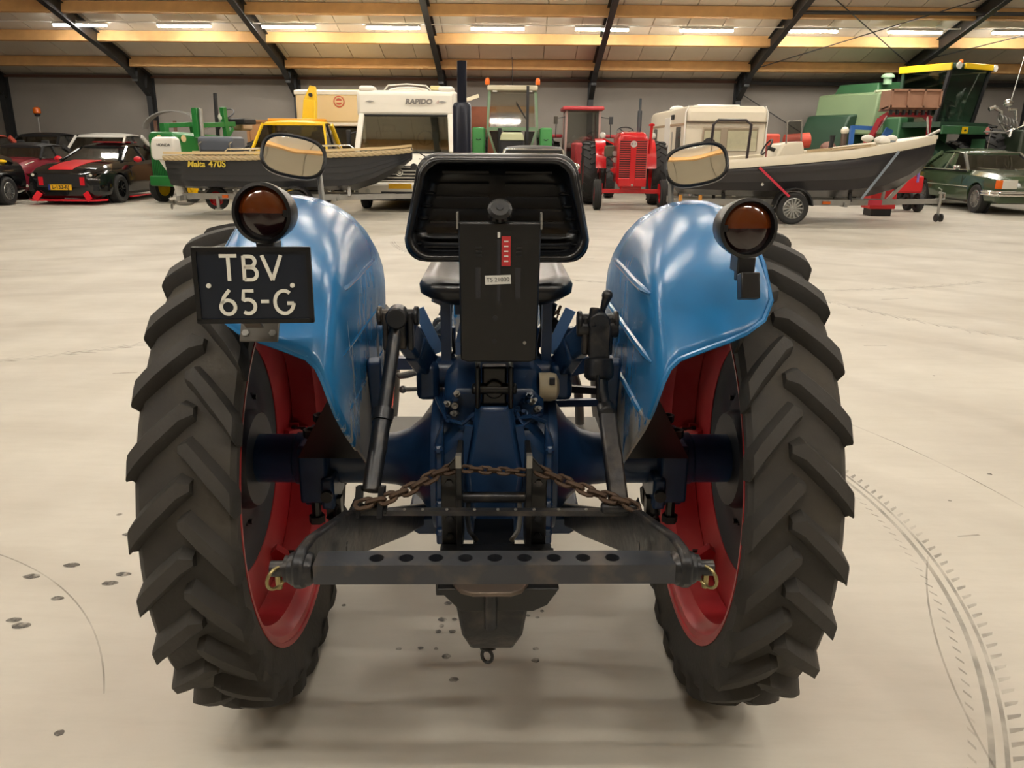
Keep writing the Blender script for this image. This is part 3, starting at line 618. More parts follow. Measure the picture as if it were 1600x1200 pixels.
# rusty check chain
def chain(pts, parent, name='check_chain', L_=.030, rr_=.0040, mm=None):
    pts = [V(p) for p in pts]; seg = []; tot = 0
    for p, q in zip(pts, pts[1:]): seg.append((tot, p, q)); tot += (q-p).length
    n = max(2, int(tot/(L_*.72))); m = MB()
    for i in range(n):
        t = tot*(i+.5)/n
        for s0, p, q in seg:
            if s0 <= t <= s0+(q-p).length+1e-6:
                d = (q-p).normalized(); c = p+d*(t-s0); break
        x = d.cross(V(0, 0, 1)); x.normalize(); y = x.cross(d)
        s_ = (x+y if i % 2 else x-y).normalized(); nx = d*(L_/2-L_*.22)
        w_ = L_*.27; path = []
        for k in range(5): a = -PI/2+PI*k/4; path.append(c+nx+d*math.cos(a)*w_+s_*math.sin(a)*w_)
        for k in range(5): a = PI/2+PI*k/4; path.append(c-nx+d*math.cos(a)*w_+s_*math.sin(a)*w_)
        m.tube(path, rr_, 6, closed=True)
    return m.build(name, mm or M_rust, parent)
chain([(-.30, -.475, .735), (-.24, -.465, .745), (-.19, -.44, .757), (-.13, -.41, .782), (-.085, -.395, .792)], TR, L_=.036, rr_=.0052)
chain([(-.072, -.40, .790), (0, -.40, .785), (.074, -.40, .781)], TR, L_=.026, rr_=.0042)
chain([(.10, -.395, .785), (.16, -.42, .768), (.22, -.45, .754), (.29, -.475, .742), (.318, -.478, .728)], TR, L_=.036, rr_=.0052)
for sx in (-1, 1):
    chain([(sx*.43, -.10, .56), (sx*.437, -.12, .52), (sx*.40, -.16, .525), (sx*.37, -.22, .56)], TR, 'anchor_chain', .045, .0065, M_black)
    MB().box((sx*.435, -.10, .555), (.04, .03, .05)).build('chain_anchor', M_black, TR)
# top link bracket
m = MB()
for sx in (-1, 1): m.prism([(-.26, .885), (-.19, .885), (-.17, .99), (-.21, 1.0), (-.27, .995)], (sx*.040-.006, 0, 0), (0, 1, 0), (0, 0, 1), (.012, 0, 0))
m.span(-.03, .03, -.235, -.20, .89, .985); m.cyl((-.055, -.235, .93), (.055, -.235, .93), .014, 12); m.lathe([(.024, 0), (.024, .01)], (0, -.235, .93), (0, -1, 0), 16)
m.build('top_link_bracket', M_black, TR, bevel=.006)
# beige socket, levers
m = MB(); m.lathe([(.037, 0), (.038, .03), (.034, .045), (.02, .052), (0, .053)], (.115, -.12, .90), (1, 0, 0), 20)
so = m.build('trailer_socket', M_beige, TR); MB().box((.147, -.152, .925), (.014, .01, .016)).build('socket_slot', M_ink, so)
m = MB(); m.tube([(-.16, .2, .866), (-.215, .2, .852), (-.262, .2, .838), (-.285, .2, .834), (-.292, .2, .842)], [.010, .010, .011, .010, .006], 10); m.build('control_lever', M_alu, TR)
m = MB(); m.tube([(-.16, .2, .796), (-.275, .2, .792)], .007, 10); m.sphere((-.276, .2, .792), .012); m.build('push_rod', M_alu, TR)
MB().cyl((-.175, .2, .79), (-.135, .2, .80), .014, 10).build('rod_joint', M_black, TR)
for y, z in ((.3, .775), (.3, .72)):
    m = MB(); m.beam((.13, y, z-.005), (.345, y, z-.018 if z > .75 else z), .018, .022); m.build('brake_rod', M_navy if z < .75 else M_black, TR)
m = MB(); m.tube([(.262, .5, .80), (.268, .5, .755), (.285, .5, .70), (.292, .5, .62), (.295, .5, .575)], .016, 10); m.build('pedal_arm', M_alu, TR)
for sx in (-1, 1):
    m = MB(); m.span(sx*.14, sx*.36, .42, .60, .552, .566); b = m.build('step_board', M_board, TR, bevel=.002)
    MB().lathe([(.012, 0), (.010, .006)], (sx*.27, .46, .566), (0, 0, 1), 8).build('board_bolt', M_alu, b)
for sx in (-1, 1):
    m = MB(); m.beam((sx*.12, .30, .932), (sx*.352, .30, .932), .03, .062); m.box((sx*.338, .28, .94), (.05, .06, .09)); m.build('fender_crossbar', M_navy, TR, bevel=.004)
for sx in (-1, 1):
    m = MB(); m.beam((sx*.30, -.17, .985), (sx*.31, -.05, .70), .035, .03); m.build('fender_stay', M_navy, TR, bevel=.006)
m = MB(); m.beam((.13, .02, .89), (.30, .05, .925), .02, .045); m.build('side_lever', M_navy, TR, bevel=.004)
# ---- seat
m = MB(); m.loft([[(-.175*s, y, z) for s, y, z in ()] or [(x, -.30, z) for x, z in ((-.062, 1.015), (-.078, 1.02), (-.080, 1.335), (.104, 1.335), (.098, 1.02), (.08, 1.015))], [(x, -.275, z) for x, z in ((-.062, 1.015), (-.078, 1.02), (-.080, 1.335), (.104, 1.335), (.098, 1.02), (.08, 1.015))]])
bp_ = m.build('seat_back_plate', M_black, TR, bevel=.004); bp_['label'] = 'black steel plate on the back of the seat'
for x in (-.082, .104): MB().box((x, -.285, 1.338), (.004, .035, .035)).build('plate_ear', M_alu, bp_)
for x in (-.035, .055):
    for k in range(3): MB().box((x, -.3005, 1.262+.009*k), (.013, .004, .004)).build('louvre', M_blackm, bp_)
    MB().box((x-.002, -.3, 1.20), (.012, .003, .07)).build('pressed_slot', M_ink, bp_)
MB().box((.010, -.3005, 1.235), (.008, .002, .15)).build('adjuster_slot', M_ink, bp_)
MB().box((.010, -.302, 1.308), (.006, .003, .012)).build('pointer', M_label, bp_)
sk = MB().box((.026, -.3015, 1.272), (.020, .002, .066)).build('red_sticker', M_redst, bp_)
for k in range(5): MB().box((.026, -.3028, 1.25+.011*k), (.010, .001, .003)).build('scale_mark', M_label, sk)
sk = MB().box((.008, -.3015, 1.208), (.058, .002, .020), Matrix.Rotation(-.04, 3, 'Y')).build('white_sticker', M_label, bp_)
lettering('TS 21000', .0135, M_ink, sk, frame((.008, -.3028, 1.208), (1, 0, .04), (0, 0, 1)), depth=.0002)
MB().lathe([(.004, 0), (.004, .002)], (.07, -.3005, 1.062), (0, -1, 0), 8).build('rivet', M_alu, bp_)
for x, z in ((.002, 1.12), (0, 1.065)): MB().lathe([(.006, 0), (.006, .002)], (x, -.3005, z), (0, -1, 0), 10).build('plate_hole', M_ink, bp_)
m = MB(); m.lathe([(.024, 0), (.027, .006), (.027, .02), (.02, .026), (0, .026)], (.012, -.285, 1.352), (0, -.8, .6), 24); kn = m.build('seat_knob', M_black, TR)
MB().lathe([(.008, 0), (.008, .0015)], (.012, -.3065, 1.3685), (0, -.8, .6), 12).build('knob_cap', M_blackm, kn)
for k in range(12):
    a = 2*PI*k/12; MB().box((.012+.026*math.cos(a), -.294+.026*math.sin(a)*.6, 1.36+.026*math.sin(a)*.8), (.006, .014, .006)).build('knob_grip', M_black, kn)
# backrest shell: a dished pan, open to the rear, with a padded rim
def rrect(hw0, hw1, z0, z1, c, y, n=6):
    """rounded trapezoid in the x-z plane: half width hw0 at the bottom and hw1 at the top"""
    pts = []
    for cx, cz, a0 in ((1, 0, -90), (1, 1, 0), (-1, 1, 90), (-1, 0, 180)):
        hw = hw1 if cz else hw0; zz = z1-c if cz else z0+c; xx = cx*(hw-c)
        for k in range(n+1): a = math.radians(a0+90*k/n); pts.append(V(xx+c*math.cos(a), 0, zz+c*math.sin(a)))
    return [V(p.x+.006, y(p), p.z) for p in pts]
tilt = lambda p: -.185+(p.z-1.25)*.10
sec = [(0, .012, .030), (.004, -.010, .030), (.002, -.020, .030), (-.004, -.024, .028), (-.010, -.021, .026), (-.013, -.006, .024), (-.018, .030, .022), (-.040, .046, .02), (-.08, .050, .015)]
rings = []
for off, dy, c in sec:
    def yy(p, dy=dy): return tilt(p)+dy+.25*p.x**2
    rings.append(rrect(.212+off, .182+off, 1.238-off, 1.468+off, c+.02, yy))
m = MB(); m.loft(rings, caps=False)
last = rings[-1]; m.add(last, [tuple(range(len(last)))])
bk = m.build('backrest', M_shell, TR, 60); bk['label'] = 'black moulded backrest pan, open to the rear'
# pad in front of the pan with a rolled top
rings = []
for off, dy, c in [(-.01, .006, .03), (.006, .014, .03), (.010, .035, .04), (.004, .062, .045), (-.02, .082, .05), (-.07, .09, .04)]:
    def yy(p, dy=dy): return tilt(p)+dy
    rings.append(rrect(.213+off, .185+off, 1.236-off, 1.470+off, c+.015, yy))
m = MB(); m.loft(rings, caps=False); m.add(rings[-1], [tuple(range(len(last)))]); m.build('backrest_pad', M_vinyl, TR, 60)
for k in range(7):                                           # moulded cross ribs in the pan
    z = 1.262+.029*k; hw = .175-.045*(k/6)
    for s in (-1, 1): m = MB(); m.beam((s*.02+.006, -.150+(z-1.25)*.1, z), (s*hw+.006, -.150+(z-1.25)*.1, z), .010, .005); m.build('pan_rib', M_shell, bk)
    for s in (-1, 1):
        if k < 5: MB().sphere((s*(hw+.015)+.006, -.162+(z-1.25)*.1, z+.01), (.014, .012, .005), 8, 5).build('side_boss', M_shell, bk)
# seat cushion
def cush(hw, y0, y1, z, c=.07, n=6):
    pts = []
    for cx, cy, a0 in ((1, 0, -90), (1, 1, 0), (-1, 1, 90), (-1, 0, 180)):
        for k in range(n+1): a = math.radians(a0+90*k/n); pts.append(V(cx*(hw-c)+c*math.cos(a)+.004, (y1-c if cy else y0+c)+c*math.sin(a), z))
    return [V(p.x, p.y, p.z+.35*(p.x**2)) for p in pts]
m = MB(); m.loft([cush(.10, -.06, .16, 1.105, .06), cush(.165, -.13, .24, 1.112), cush(.192, -.155, .265, 1.13), cush(.194, -.158, .268, 1.15), cush(.185, -.15, .26, 1.168), cush(.15, -.11, .22, 1.174), cush(.08, -.05, .14, 1.162, .05)])
m.build('seat_cushion', M_vinyl, TR, 60)
m = MB(); m.span(-.10, .11, -.10, .20, 1.085, 1.11)
for x in (-.13, .14): m.span(x-.013, x+.013, -.02, .03, .93, 1.10); m.beam((x, .0, .95), (x*.8, .05, .90), .03, .02)
m.span(-.09, .10, -.29, -.08, 1.03, 1.06)
m.build('seat_mount', M_navy, TR)
for x, mm_ in ((-.150, M_alu), (.158, M_black)):
    m = MB(); m.torus((x, .10, 1.01), .020, .008, (.4, 1, 0), 16, 8); m.tube([(x, .1, 1.04), (x+.01, .1, 1.07), (x-.02, .08, 1.09)], .008, 8); m.cyl((x-.01, .09, 1.0), (x+.02, .09, 1.03), .012, 8); m.build('seat_clamp', mm_, TR)
rg = random.Random(11)
m = MB()
for k in range(7): m.tube([(.165+rg.uniform(-.02, .02), .1, 1.05+rg.uniform(-.025, .02)) for _ in range(3)], .004, 6)
m.build('wire_bundle', mat('brown_wire', (98, 76, 54), .6), TR)
m = MB(); m.tube([(.150, .05, .965), (.158, .04, .985), (.150, .05, 1.0)], .010, 8); m.sphere((.155, .03, .985), .012); m.build('brass_fitting', mat('brass', (190, 158, 96), .35, .8), TR)
m = MB()
for x in (-.118, .125): m.tube([(x, .05, 1.1), (x*1.05, .07, 1.02), (x*.95, .06, .95), (x*1.1, .08, .90)], .005, 6)
m.build('cable', M_ink, TR)
# ---- lamps, plate, mirrors
for sx, c, nm in ((-1, V(-.430, -.56, 1.374), 'left'), (1, V(.479, -.56, 1.352), 'right')):
    axis = V(sx*.10, -1, .05).normalized()
    m = MB(); m.lathe([(.001, .075), (.036, .07), (.048, .05), (.054, .015), (.0565, .0), (.0565, -.012), (.050, -.014), (.0475, -.002)], c, axis*-1, 40, caps=False)
    lp = m.build('rear_lamp', M_black, TR); lp['label'] = 'round black tail lamp with amber over dark red lens'
    x = axis.cross(V(0, 0, 1)).normalized(); z = x.cross(axis).normalized()
    for half, mm_, nm_ in ((1, M_amber, 'amber_lens'), (-1, M_redlens, 'red_lens')):
        rings = []
        for r_, dy in ((.0478, .006), (.040, .012), (.025, .016), (.0003, .018)):
            rings.append([c+axis*(dy-.004)+(x*math.cos(a)+z*math.sin(a)*half)*r_ for a in [PI*k/16 for k in range(17)]])
        m = MB(); m.loft(rings, ringclosed=False); m.build(nm_, mm_, lp)
    MB().box(c-x*.046+axis*.010 if sx < 0 else c+x*.046+axis*.01, (.008, .012, .012)).build('lens_screw', M_black, lp)
    m = MB(); zb_ = 1.325 if sx < 0 else 1.30
    m.box((c.x+.002, -.55, c.z-.068), (.035, .05, .032)); m.beam((c.x+.002, -.55, c.z-.05), (c.x+.002, -.56, c.z-.10), .03, .02)
    if sx > 0: m.box((c.x+.003, -.595, c.z-.105), (.036, .03, .05), Matrix.Rotation(-.3, 3, 'X'))
    m.build('lamp_bracket', M_black, TR, bevel=.003)
m = MB(); pc = V(-.4285, -.66, 1.2555)
Rp = Matrix.Rotation(.06, 3, 'Z') @ Matrix.Rotation(-.05, 3, 'X')
m.box(pc, (.202, .006, .134), Rp); pl_ = m.build('number_plate', M_plate, TR, bevel=.003); pl_['label'] = 'dark blue number plate with white characters'
fx, fz = Rp @ V(1, 0, 0), Rp @ V(0, 0, 1); fn = fx.cross(fz)
m = MB(); 
for a, b, w_, h_ in ((0, .064, .204, .008), (0, -.064, .204, .008), (-.099, 0, .008, .134), (.099, 0, .008, .134)): m.box(pc+fx*a+fz*b-fn*-.003, (w_, .008, h_), Rp)
m.build('plate_rim', M_black, pl_)
def stroke(pts, wd, o_, closed=False):
    """pen stroke of even width laid on the plate"""
    m_ = MB(); P = [V(p[0], p[1], 0) for p in pts]; n_ = len(P); ls = []; rs = []
    for i in range(n_):
        if closed: d_ = P[(i+1) % n_]-P[i-1]
        else: d_ = P[min(i+1, n_-1)]-P[max(i-1, 0)]
        d_.normalize(); nn = V(-d_.y, d_.x, 0)*wd/2; ls.append(P[i]+nn); rs.append(P[i]-nn)
    to = lambda q, e: o_+fx*q.x+fz*q.y+fn*e
    rings = [[to(l, .004), to(l, .0055), to(r, .0055), to(r, .004)] for l, r in zip(ls, rs)]
    m_.loft(rings, closed=closed); return m_
def arc(cx, cy, rx, ry, a0, a1, n=14): return [(cx+rx*math.cos(math.radians(a0+(a1-a0)*k/n)), cy+ry*math.sin(math.radians(a0+(a1-a0)*k/n))) for k in range(n+1)]
H_ = .044; sw = .0062; o1 = pc+fz*.031; o2 = pc-fz*.030
glyphs = {
 'T': (o1, -.041, [[(-.015, .0215), (.015, .0215)], [(0, .0215), (0, -.0225)]]),
 'B': (o1, -.004, [[(-.0105, .0215), (-.0105, -.0215)], [(-.0105, .0205), (.0, .0205)]+arc(.0, .0115, .009, .009, 90, -90)+[(-.0105, .0025)], [(-.0105, .0012), (.001, .0012)]+arc(.001, -.0098, .0105, .0108, 90, -90)+[(-.0105, -.0206)]]),
 'V': (o1, .034, [[(-.0165, .0225), (0, -.0215)], [(0, -.0215), (.0165, .0225)]]),
 '6': (o2, -.047, [arc(0, -.0085, .0125, .0125, 0, 360, 24)[:-1], [(-.0115, -.004), (-.006, .010), (.004, .0225)]]),
 '5': (o2, -.011, [[(.010, .0205), (-.0075, .0205), (-.009, .004)]+arc(-.001, -.0075, .0125, .0125, 118, -128, 16)]),
 '-': (o2, .018, [[(-.007, .0015), (.007, .0015)]]),
 'G': (o2, .052, [arc(0, 0, .0165, .0205, 52, 342, 22)+[(.0165, -.002)], [(.0165, -.002), (.005, -.002)]]),
}
for ch, (oo, dx, strokes) in glyphs.items():
    mm = MB()
    for s_ in strokes:
        q = stroke([(p[0]+dx, p[1]) for p in s_], sw, oo, closed=(ch == '6' and len(s_) == 24)); mm.add(q.v, q.f)
    mm.build('character', M_pale, pl_, 0)
for a in (-.078, .068): MB().lathe([(.0045, 0), (.004, .003), (0, .0035)], pc+fx*a+fz*.0+fn*.004, fn, 12).build('plate_screw', M_pale, pl_)
m = MB(); m.box((-.452, -.575, 1.150), (.074, .006, .040), Matrix.Rotation(-.55, 3, 'X')); m.beam((-.452, -.60, 1.165), (-.452, -.652, 1.20), .034, .005, (0, 0, 1))
br = m.build('plate_bracket', mat('dull_bracket', (92, 88, 82), .5, .4, var=.2), TR, bevel=.002)
for a in (-.026, .026): MB().lathe([(.008, 0), (.007, .006)], (-.452+a, -.577, 1.147), (0, -.85, .52), 6).build('bracket_bolt', M_alu, br)
for sx, c, sb in ((-1, V(-.530, .10, 1.464), V(-.458, .10, 1.325)), (1, V(.536, .10, 1.451), V(.477, .10, 1.29))):
    # mirror faces back and slightly up
    ax_ = V(-sx*.24, -1, .39).normalized(); x = V(1, 0, 0)-ax_*ax_.x; x.normalize(); z = x.cross(ax_)*-1; z = z if z.z > 0 else -z
    tl = sx*-.13
    xx = (x*math.cos(tl)-z*math.sin(tl)); zz = (z*math.cos(tl)+x*math.sin(tl))
    def sup(a_, b_, d_, n_=32): return [c+ax_*d_+xx*(a_*math.copysign(abs(math.cos(t))**.72, math.cos(t)))+zz*(b_*math.copysign(abs(math.sin(t))**.72, math.sin(t))) for t in [2*PI*k/n_ for k in range(n_)]]
    m = MB(); m.loft([sup(.03, .02, -.04), sup(.07, .045, -.03), sup(.083, .057, -.008), sup(.0845, .0585, .006), sup(.079, .053, .009), sup(.075, .0495, .004)], caps=False); m.add(sup(.03, .02, -.04), [tuple(range(32))])
    mo = m.build('mirror', M_black, TR, 50); mo['label'] = 'rounded black rear-view mirror reflecting the roof'
    m = MB(); m.loft([sup(.0755*q, .050*q, .004+.0016*(1-q*q)) for q in (1, .85, .7, .55, .4, .25, .1, .02)], caps=False); m.add(sup(.0755*.02, .05*.02, .0056), [tuple(range(32))]); m.build('mirror_glass', M_mirror, mo, 80)
    m = MB(); top = c+V(-sx*-.0, .02, -.03); m.tube([sb+V(0, 0, -.05), V(sb.x+(c.x+sx*-.062-sb.x)*.9, .11, c.z-.05), V(c.x-sx*.05, .125, c.z-.0)], .0075, 10); m.build('mirror_stalk', M_alu, TR)
# ---- front: bonnet, steering wheel, exhaust and front wheels (mostly hidden behind the seat)
m = MB(); m.loft([ringxz(.15, .78, 1.08, .75, .07), ringxz(.19, .76, 1.14, .95, .09), ringxz(.19, .74, 1.12, 1.5, .09), ringxz(.18, .72, 1.08, 2.05, .08), ringxz(.15, .72, 1.02, 2.12, .07)])
m.build('bonnet', M_fend, TR)
m = MB(); m.lathe([(.0415, 0), (.0425, .01), (.0425, .44), (.036, .455), (.02, .46)], (-.153, 1.70, 1.22), (0, 0, 1), 24); m.tube([(-.153, 1.7, 1.66), (-.152, 1.7, 1.852)], .0215, 16, caps=False); m.tube([(-.153, 1.7, 1.23), (-.15, 1.7, 1.05)], .025, 12)
m.build('exhaust_stack', mat('exhaust_black', (26, 30, 44), .3, .2, var=.2), TR)
m = MB(); m.torus((0, .62, 1.22), .19, .011, (0, -.35, .94), 32, 8)
for k in range(3): a = 2*PI*k/3+.5; m.tube([(0, .62, 1.20), (.19*math.cos(a), .62+.17*math.sin(a), 1.22+.065*math.sin(a))], .006, 6)
m.tube([(0, .62, 1.2), (0, .85, .95)], .018, 8); m.build('steering_wheel', M_black, TR)
m = MB(); m.beam((-.58, 1.85, .42), (.58, 1.85, .42), .06, .06); m.span(-.06, .06, 1.75, 2.1, .40, .60); m.build('front_axle', M_navy, TR)
for sx in (-1, 1):
    m = MB(); m.lathe([(.21, -.05), (.24, -.075), (.29, -.082), (.335, -.07), (.355, -.045), (.36, 0), (.355, .045), (.335, .07), (.29, .082), (.24, .075), (.21, .05)], (sx*.61, 1.85, .36), (1, 0, 0), 40, closed=True); t = m.build('tyre', M_rubber, TR)
    m = MB()
    for dx in (-.045, -.015, .015, .045): m.torus((sx*.61+dx, 1.85, .36), .357-.1*abs(dx), .006, (1, 0, 0), 40, 6)
    m.build('tread_rib', M_rubber, t)
    m = MB(); m.lathe([(.225, -.062), (.21, -.055), (.195, -.03), (.195, .03), (.21, .055), (.225, .062), (.205, .055), (.185, .03), (.06, .02), (.06, -.02), (.185, -.035), (.21, -.05)], (sx*.61, 1.85, .36), (1, 0, 0), 36, closed=True); m.build('rim', M_orange, TR)
# ================================================================== vehicles parked behind
M_glass = glass_mat('tinted_glass', (176, 180, 172), .14, .9)
M_dglass = glass_mat('dark_glass', (90, 96, 92), .12, .55)
M_tyre2 = mat('road_tyre', (38, 37, 36), .75, var=.15)
M_int = mat('cabin_dark', (34, 33, 32), .8)
M_silver = mat('silver_wheel', (168, 168, 164), .3, .8)
M_blk = mat('gloss_black', (20, 21, 22), .12, coat=.5)
M_blkp = mat('black_plastic', (26, 26, 27), .55)
M_cr = mat('bright_trim', (225, 225, 220), .15, .9)
M_yplate = mat('yellow_plate', (232, 178, 20), .5)
M_jd = mat('tractor_green', (38, 112, 52), .32, var=.12, vscale=4)
M_yel = mat('warning_yellow', (228, 186, 12), .35, var=.06)
M_cream = mat('cream_panel', (222, 196, 148), .45, var=.03)
M_mhw = mat('motorhome_white', (226, 220, 206), .35, var=.02)
M_vred = mat('tractor_red', (196, 24, 30), .25, coat=.3, var=.08)
M_lamp = mat('lamp_glass', (210, 208, 196), .1, coat=.5)
M_orl = mat('orange_lamp', (224, 104, 26), .25)
M_galv = mat('galvanised', (158, 156, 150), .42, .6, var=.15, vscale=9)
M_hull = mat('charcoal_hull', (46, 47, 50), .32, var=.1, vscale=3)
M_rope = mat('rope_fender', (196, 176, 138), .8, var=.2, vscale=40, bump=.2)
M_deck = mat('cream_gelcoat', (216, 206, 184), .35, var=.04)

def wheel(parent, c, r, wd, axis, rimm=M_silver, spokes=10, rr=.62, name='tyre'):
    c = V(c); a = V(axis).normalized()
    o = MB().lathe([(r*rr, -wd*.42), (r*.86, -wd*.5), (r*.97, -wd*.42), (r, -wd*.25), (r, wd*.25), (r*.97, wd*.42), (r*.86, wd*.5), (r*rr, wd*.42)], c, a, 32, closed=True).build(name, M_tyre2, parent)
    m = MB(); q = r*rr; m.lathe([(q, -wd*.40), (q, wd*.40), (q*.93, wd*.44), (q*.90, wd*.36), (q*.88, -.1*wd), (q*.3, -.05*wd), (q*.3, .05*wd), (q*.9, 0), (q*.9, -wd*.38)], c, a, 28, closed=True)
    m.lathe([(q*.24, -.05*wd), (q*.24, wd*.34), (q*.16, wd*.40), (0, wd*.40)], c, a, 14)
    x = a.cross(V(0, 0, 1)).normalized(); z = x.cross(a)
    for k in range(spokes):
        t = 2*PI*k/spokes; d_ = x*math.cos(t)+z*math.sin(t); m.beam(c+a*wd*.33+d_*q*.15, c+a*wd*.36+d_*q*.93, q*.13, wd*.10, a)
    m.build('wheel_rim', rimm, o); return o
def bool_cut(o, cut):
    cm = cut.mesh('cut', [], 0); co = bpy.data.objects.new('cut', cm); COL.objects.link(co); co.parent = o.parent
    bpy.context.view_layer.update()
    b = o.modifiers.new('cut', 'BOOLEAN'); b.operation = 'DIFFERENCE'; b.object = co; b.solver = 'EXACT'
    dg = bpy.context.evaluated_depsgraph_get(); dg.update(); me = bpy.data.meshes.new_from_object(o.evaluated_get(dg))
    o.modifiers.clear(); o.data = me; me.set_sharp_from_angle(angle=math.radians(32)); bpy.data.objects.remove(co)
def pane(parent, pts, material=M_glass, name='window', inset=.0, th=.008):
    p = [V(q) for q in pts]; c = sum(p, V(0, 0, 0))/len(p); p = [q+(c-q)*inset for q in p]
    n = (p[1]-p[0]).cross(p[2]-p[0]).normalized()*th; k = len(p)
    return MB().add(p+[q-n for q in p], [tuple(range(k)), tuple(range(k, 2*k))[::-1]]+[(i, (i+1) % k, k+(i+1) % k, k+i) for i in range(k)]).build(name, material, parent, 0)
def seat_pair(T, y, z, hw, col=M_int):
    for s in (-1, 1):
        m = MB(); m.box((s*hw*.48, y, z), (hw*.62, .12, .55), Matrix.Rotation(-.2, 3, 'X')); m.box((s*hw*.48, y+.06, z+.34), (hw*.3, .08, .16)); m.box((s*hw*.48, y-.22, z-.24), (hw*.62, .5, .12)); m.build('seat', col, T, bevel=.03)
    m = MB(); m.torus((hw*.45, y-.5, z+.12), .18, .014, (0, -1, .5), 20, 6); m.tube([(hw*.45, y-.5, z+.12), (hw*.45, y-.7, z)], .02, 6); m.build('steering_wheel', M_blkp, T)
def car(name, label, loc, rot, st, gh, wh, body, roofm=None, trim=None, glass=M_glass, rimm=M_silver, spokes=10, seam=True):
    """st: (y, half width, z low, z top, crown) from nose to tail; gh: greenhouse; wh: (front y, rear y, radius, width)"""
    T = thing(name, label, 'car', loc, rot); roofm = roofm or body
    rings = []
    for y, hw, zl, zt, cr in st:
        h = zt-zl; half = [(0, zl), (hw*.82, zl), (hw*.95, zl+h*.10), (hw, zl+h*.36), (hw*.985, zl+h*.66), (hw*.93, zl+h*.88), (hw*.80, zt+cr*.35), (hw*.5, zt+cr*.8), (0, zt+cr)]
        rings.append([V(x, y, z) for x, z in half]+[V(-x, y, z) for x, z in half[-2:0:-1]])
    m = MB(); m.loft(rings); b = m.build('body', body, T, 32)
    hwm = max(s[1] for s in st); fy, ry, r, wd = wh; cut = MB()
    for y in (fy, ry):
        for s in (-1, 1): cut.cyl((s*(hwm-.24), y, r), (s*(hwm+.15), y, r), r*1.14, 28)
    bool_cut(b, cut)
    for y in (fy, ry):
        for s in (-1, 1):
            wheel(T, (s*(hwm-.12), y, r), r, wd, (s, 0, 0), rimm, spokes)
            MB().cyl((s*(hwm-.245), y, r), (s*(hwm-.235), y, r), r*1.13, 24).build('arch_liner', M_int, b)
    wb_, wt, rt, rb, zb, zr, hb, hr = gh
    MB().hexa([(-hb*.93, wb_+.05, zb-.05), (hb*.93, wb_+.05, zb-.05), (hb*.93, rb-.05, zb-.05), (-hb*.93, rb-.05, zb-.05), (-hb*.9, wb_+.2, zb+.035), (hb*.9, wb_+.2, zb+.035), (hb*.9, rb-.2, zb+.035), (-hb*.9, rb-.2, zb+.035)]).build('cabin_tub', M_int, T)
    c = lambda s, y, z, h: V(s*h, y, z)
    rings = []
    for k, (y, sc, dz) in enumerate(((wt-.03, .97, -.02), (wt+.12, 1, .02), ((wt+rt)/2, 1.01, .05), (rt-.12, 1, .02), (rt+.03, .96, -.03))):
        rings.append([V(x*hr*sc, y, zr+dz+e) for x, e in ((-1, -.045), (-.93, -.005), (-.5, .022), (0, .03), (.5, .022), (.93, -.005), (1, -.045), (0, -.05))])
    MB().loft(rings).build('roof', roofm, T, 45)
    ym = wt+(rt-wt)*.42
    for s in (-1, 1):
        m = MB(); m.beam(c(s, wb_, zb, hb), c(s, wt, zr-.03, hr), .05, .06); m.build('pillar', trim or roofm, T)
        m = MB(); m.beam(c(s, rb, zb, hb), c(s, rt, zr-.03, hr), .06, .14, (0, 1, 0)); m.build('pillar', roofm, T)
        m = MB(); m.beam(c(s, ym+.05, zb, hb), c(s, ym, zr-.03, hr), .03, .06, (0, 1, 0)); m.build('pillar', trim or M_blkp, T)
        k = .985
        pane(T, [c(s, wb_+.06, zb, hb*k), c(s, ym, zb, hb*k), c(s, ym-.03, zr-.04, hr*k), c(s, wt+.06, zr-.04, hr*k)], glass, 'side_window')
        pane(T, [c(s, ym+.1, zb, hb*k), c(s, rb-.06, zb, hb*k), c(s, rt-.06, zr-.04, hr*k), c(s, ym+.05, zr-.04, hr*k)], glass, 'side_window')
        if seam: MB().beam((s*(hwm*.988), wb_+.1, (zb+.2)/2), (s*(hwm*.988), wb_+.11, zb-.12), .012, .012).build('door_seam', M_int, b)
        if trim: MB().tube([c(s, wb_+.05, zb+.01, hb*1.01), c(s, rb, zb+.01, hb*1.01)], .014, 6).build('belt_trim', trim, T)
    pane(T, [c(-1, wb_, zb, hb*.95), c(1, wb_, zb, hb*.95), c(1, wt, zr-.03, hr*.95), c(-1, wt, zr-.03, hr*.95)], glass, 'windscreen')
    pane(T, [c(-1, rb, zb, hb*.95), c(1, rb, zb, hb*.95), c(1, rt, zr-.03, hr*.95), c(-1, rt, zr-.03, hr*.95)], glass, 'rear_window')
    if trim:
        MB().tube([c(-1, wb_-.01, zb, hb*.97), c(-1, wt-.02, zr-.01, hr*.97), c(1, wt-.02, zr-.01, hr*.97), c(1, wb_-.01, zb, hb*.97)], .02, 6).build('screen_trim', trim, T)
    seat_pair(T, ym+.15, zb+.05, hb)
    return T
def mirror_on(T, s, x, y, z, m_): MB().sphere((s*x, y, z), (.11, .07, .075), 12, 8).build('door_mirror', m_, T); MB().beam((s*(x-.12), y+.05, z-.06), (s*x, y, z-.03), .03, .03).build('mirror_arm', M_blkp, T)
def plate(T, txt, c, wd=.52, ht=.11, m_=M_yplate):
    o = MB().box(c, (wd, .015, ht)).build('number_plate', m_, T); lettering(txt, ht*.92, M_ink, o, frame((c[0]+.02, c[1]-.009, c[2]), (1, 0, 0), (0, 0, 1)), depth=.001, bold=.003)
    MB().box((c[0]-wd/2+.025, c[1]-.004, c[2]), (.05, .012, ht)).build('plate_band', mat('plate_blue', (30, 50, 130), .5), o); return o

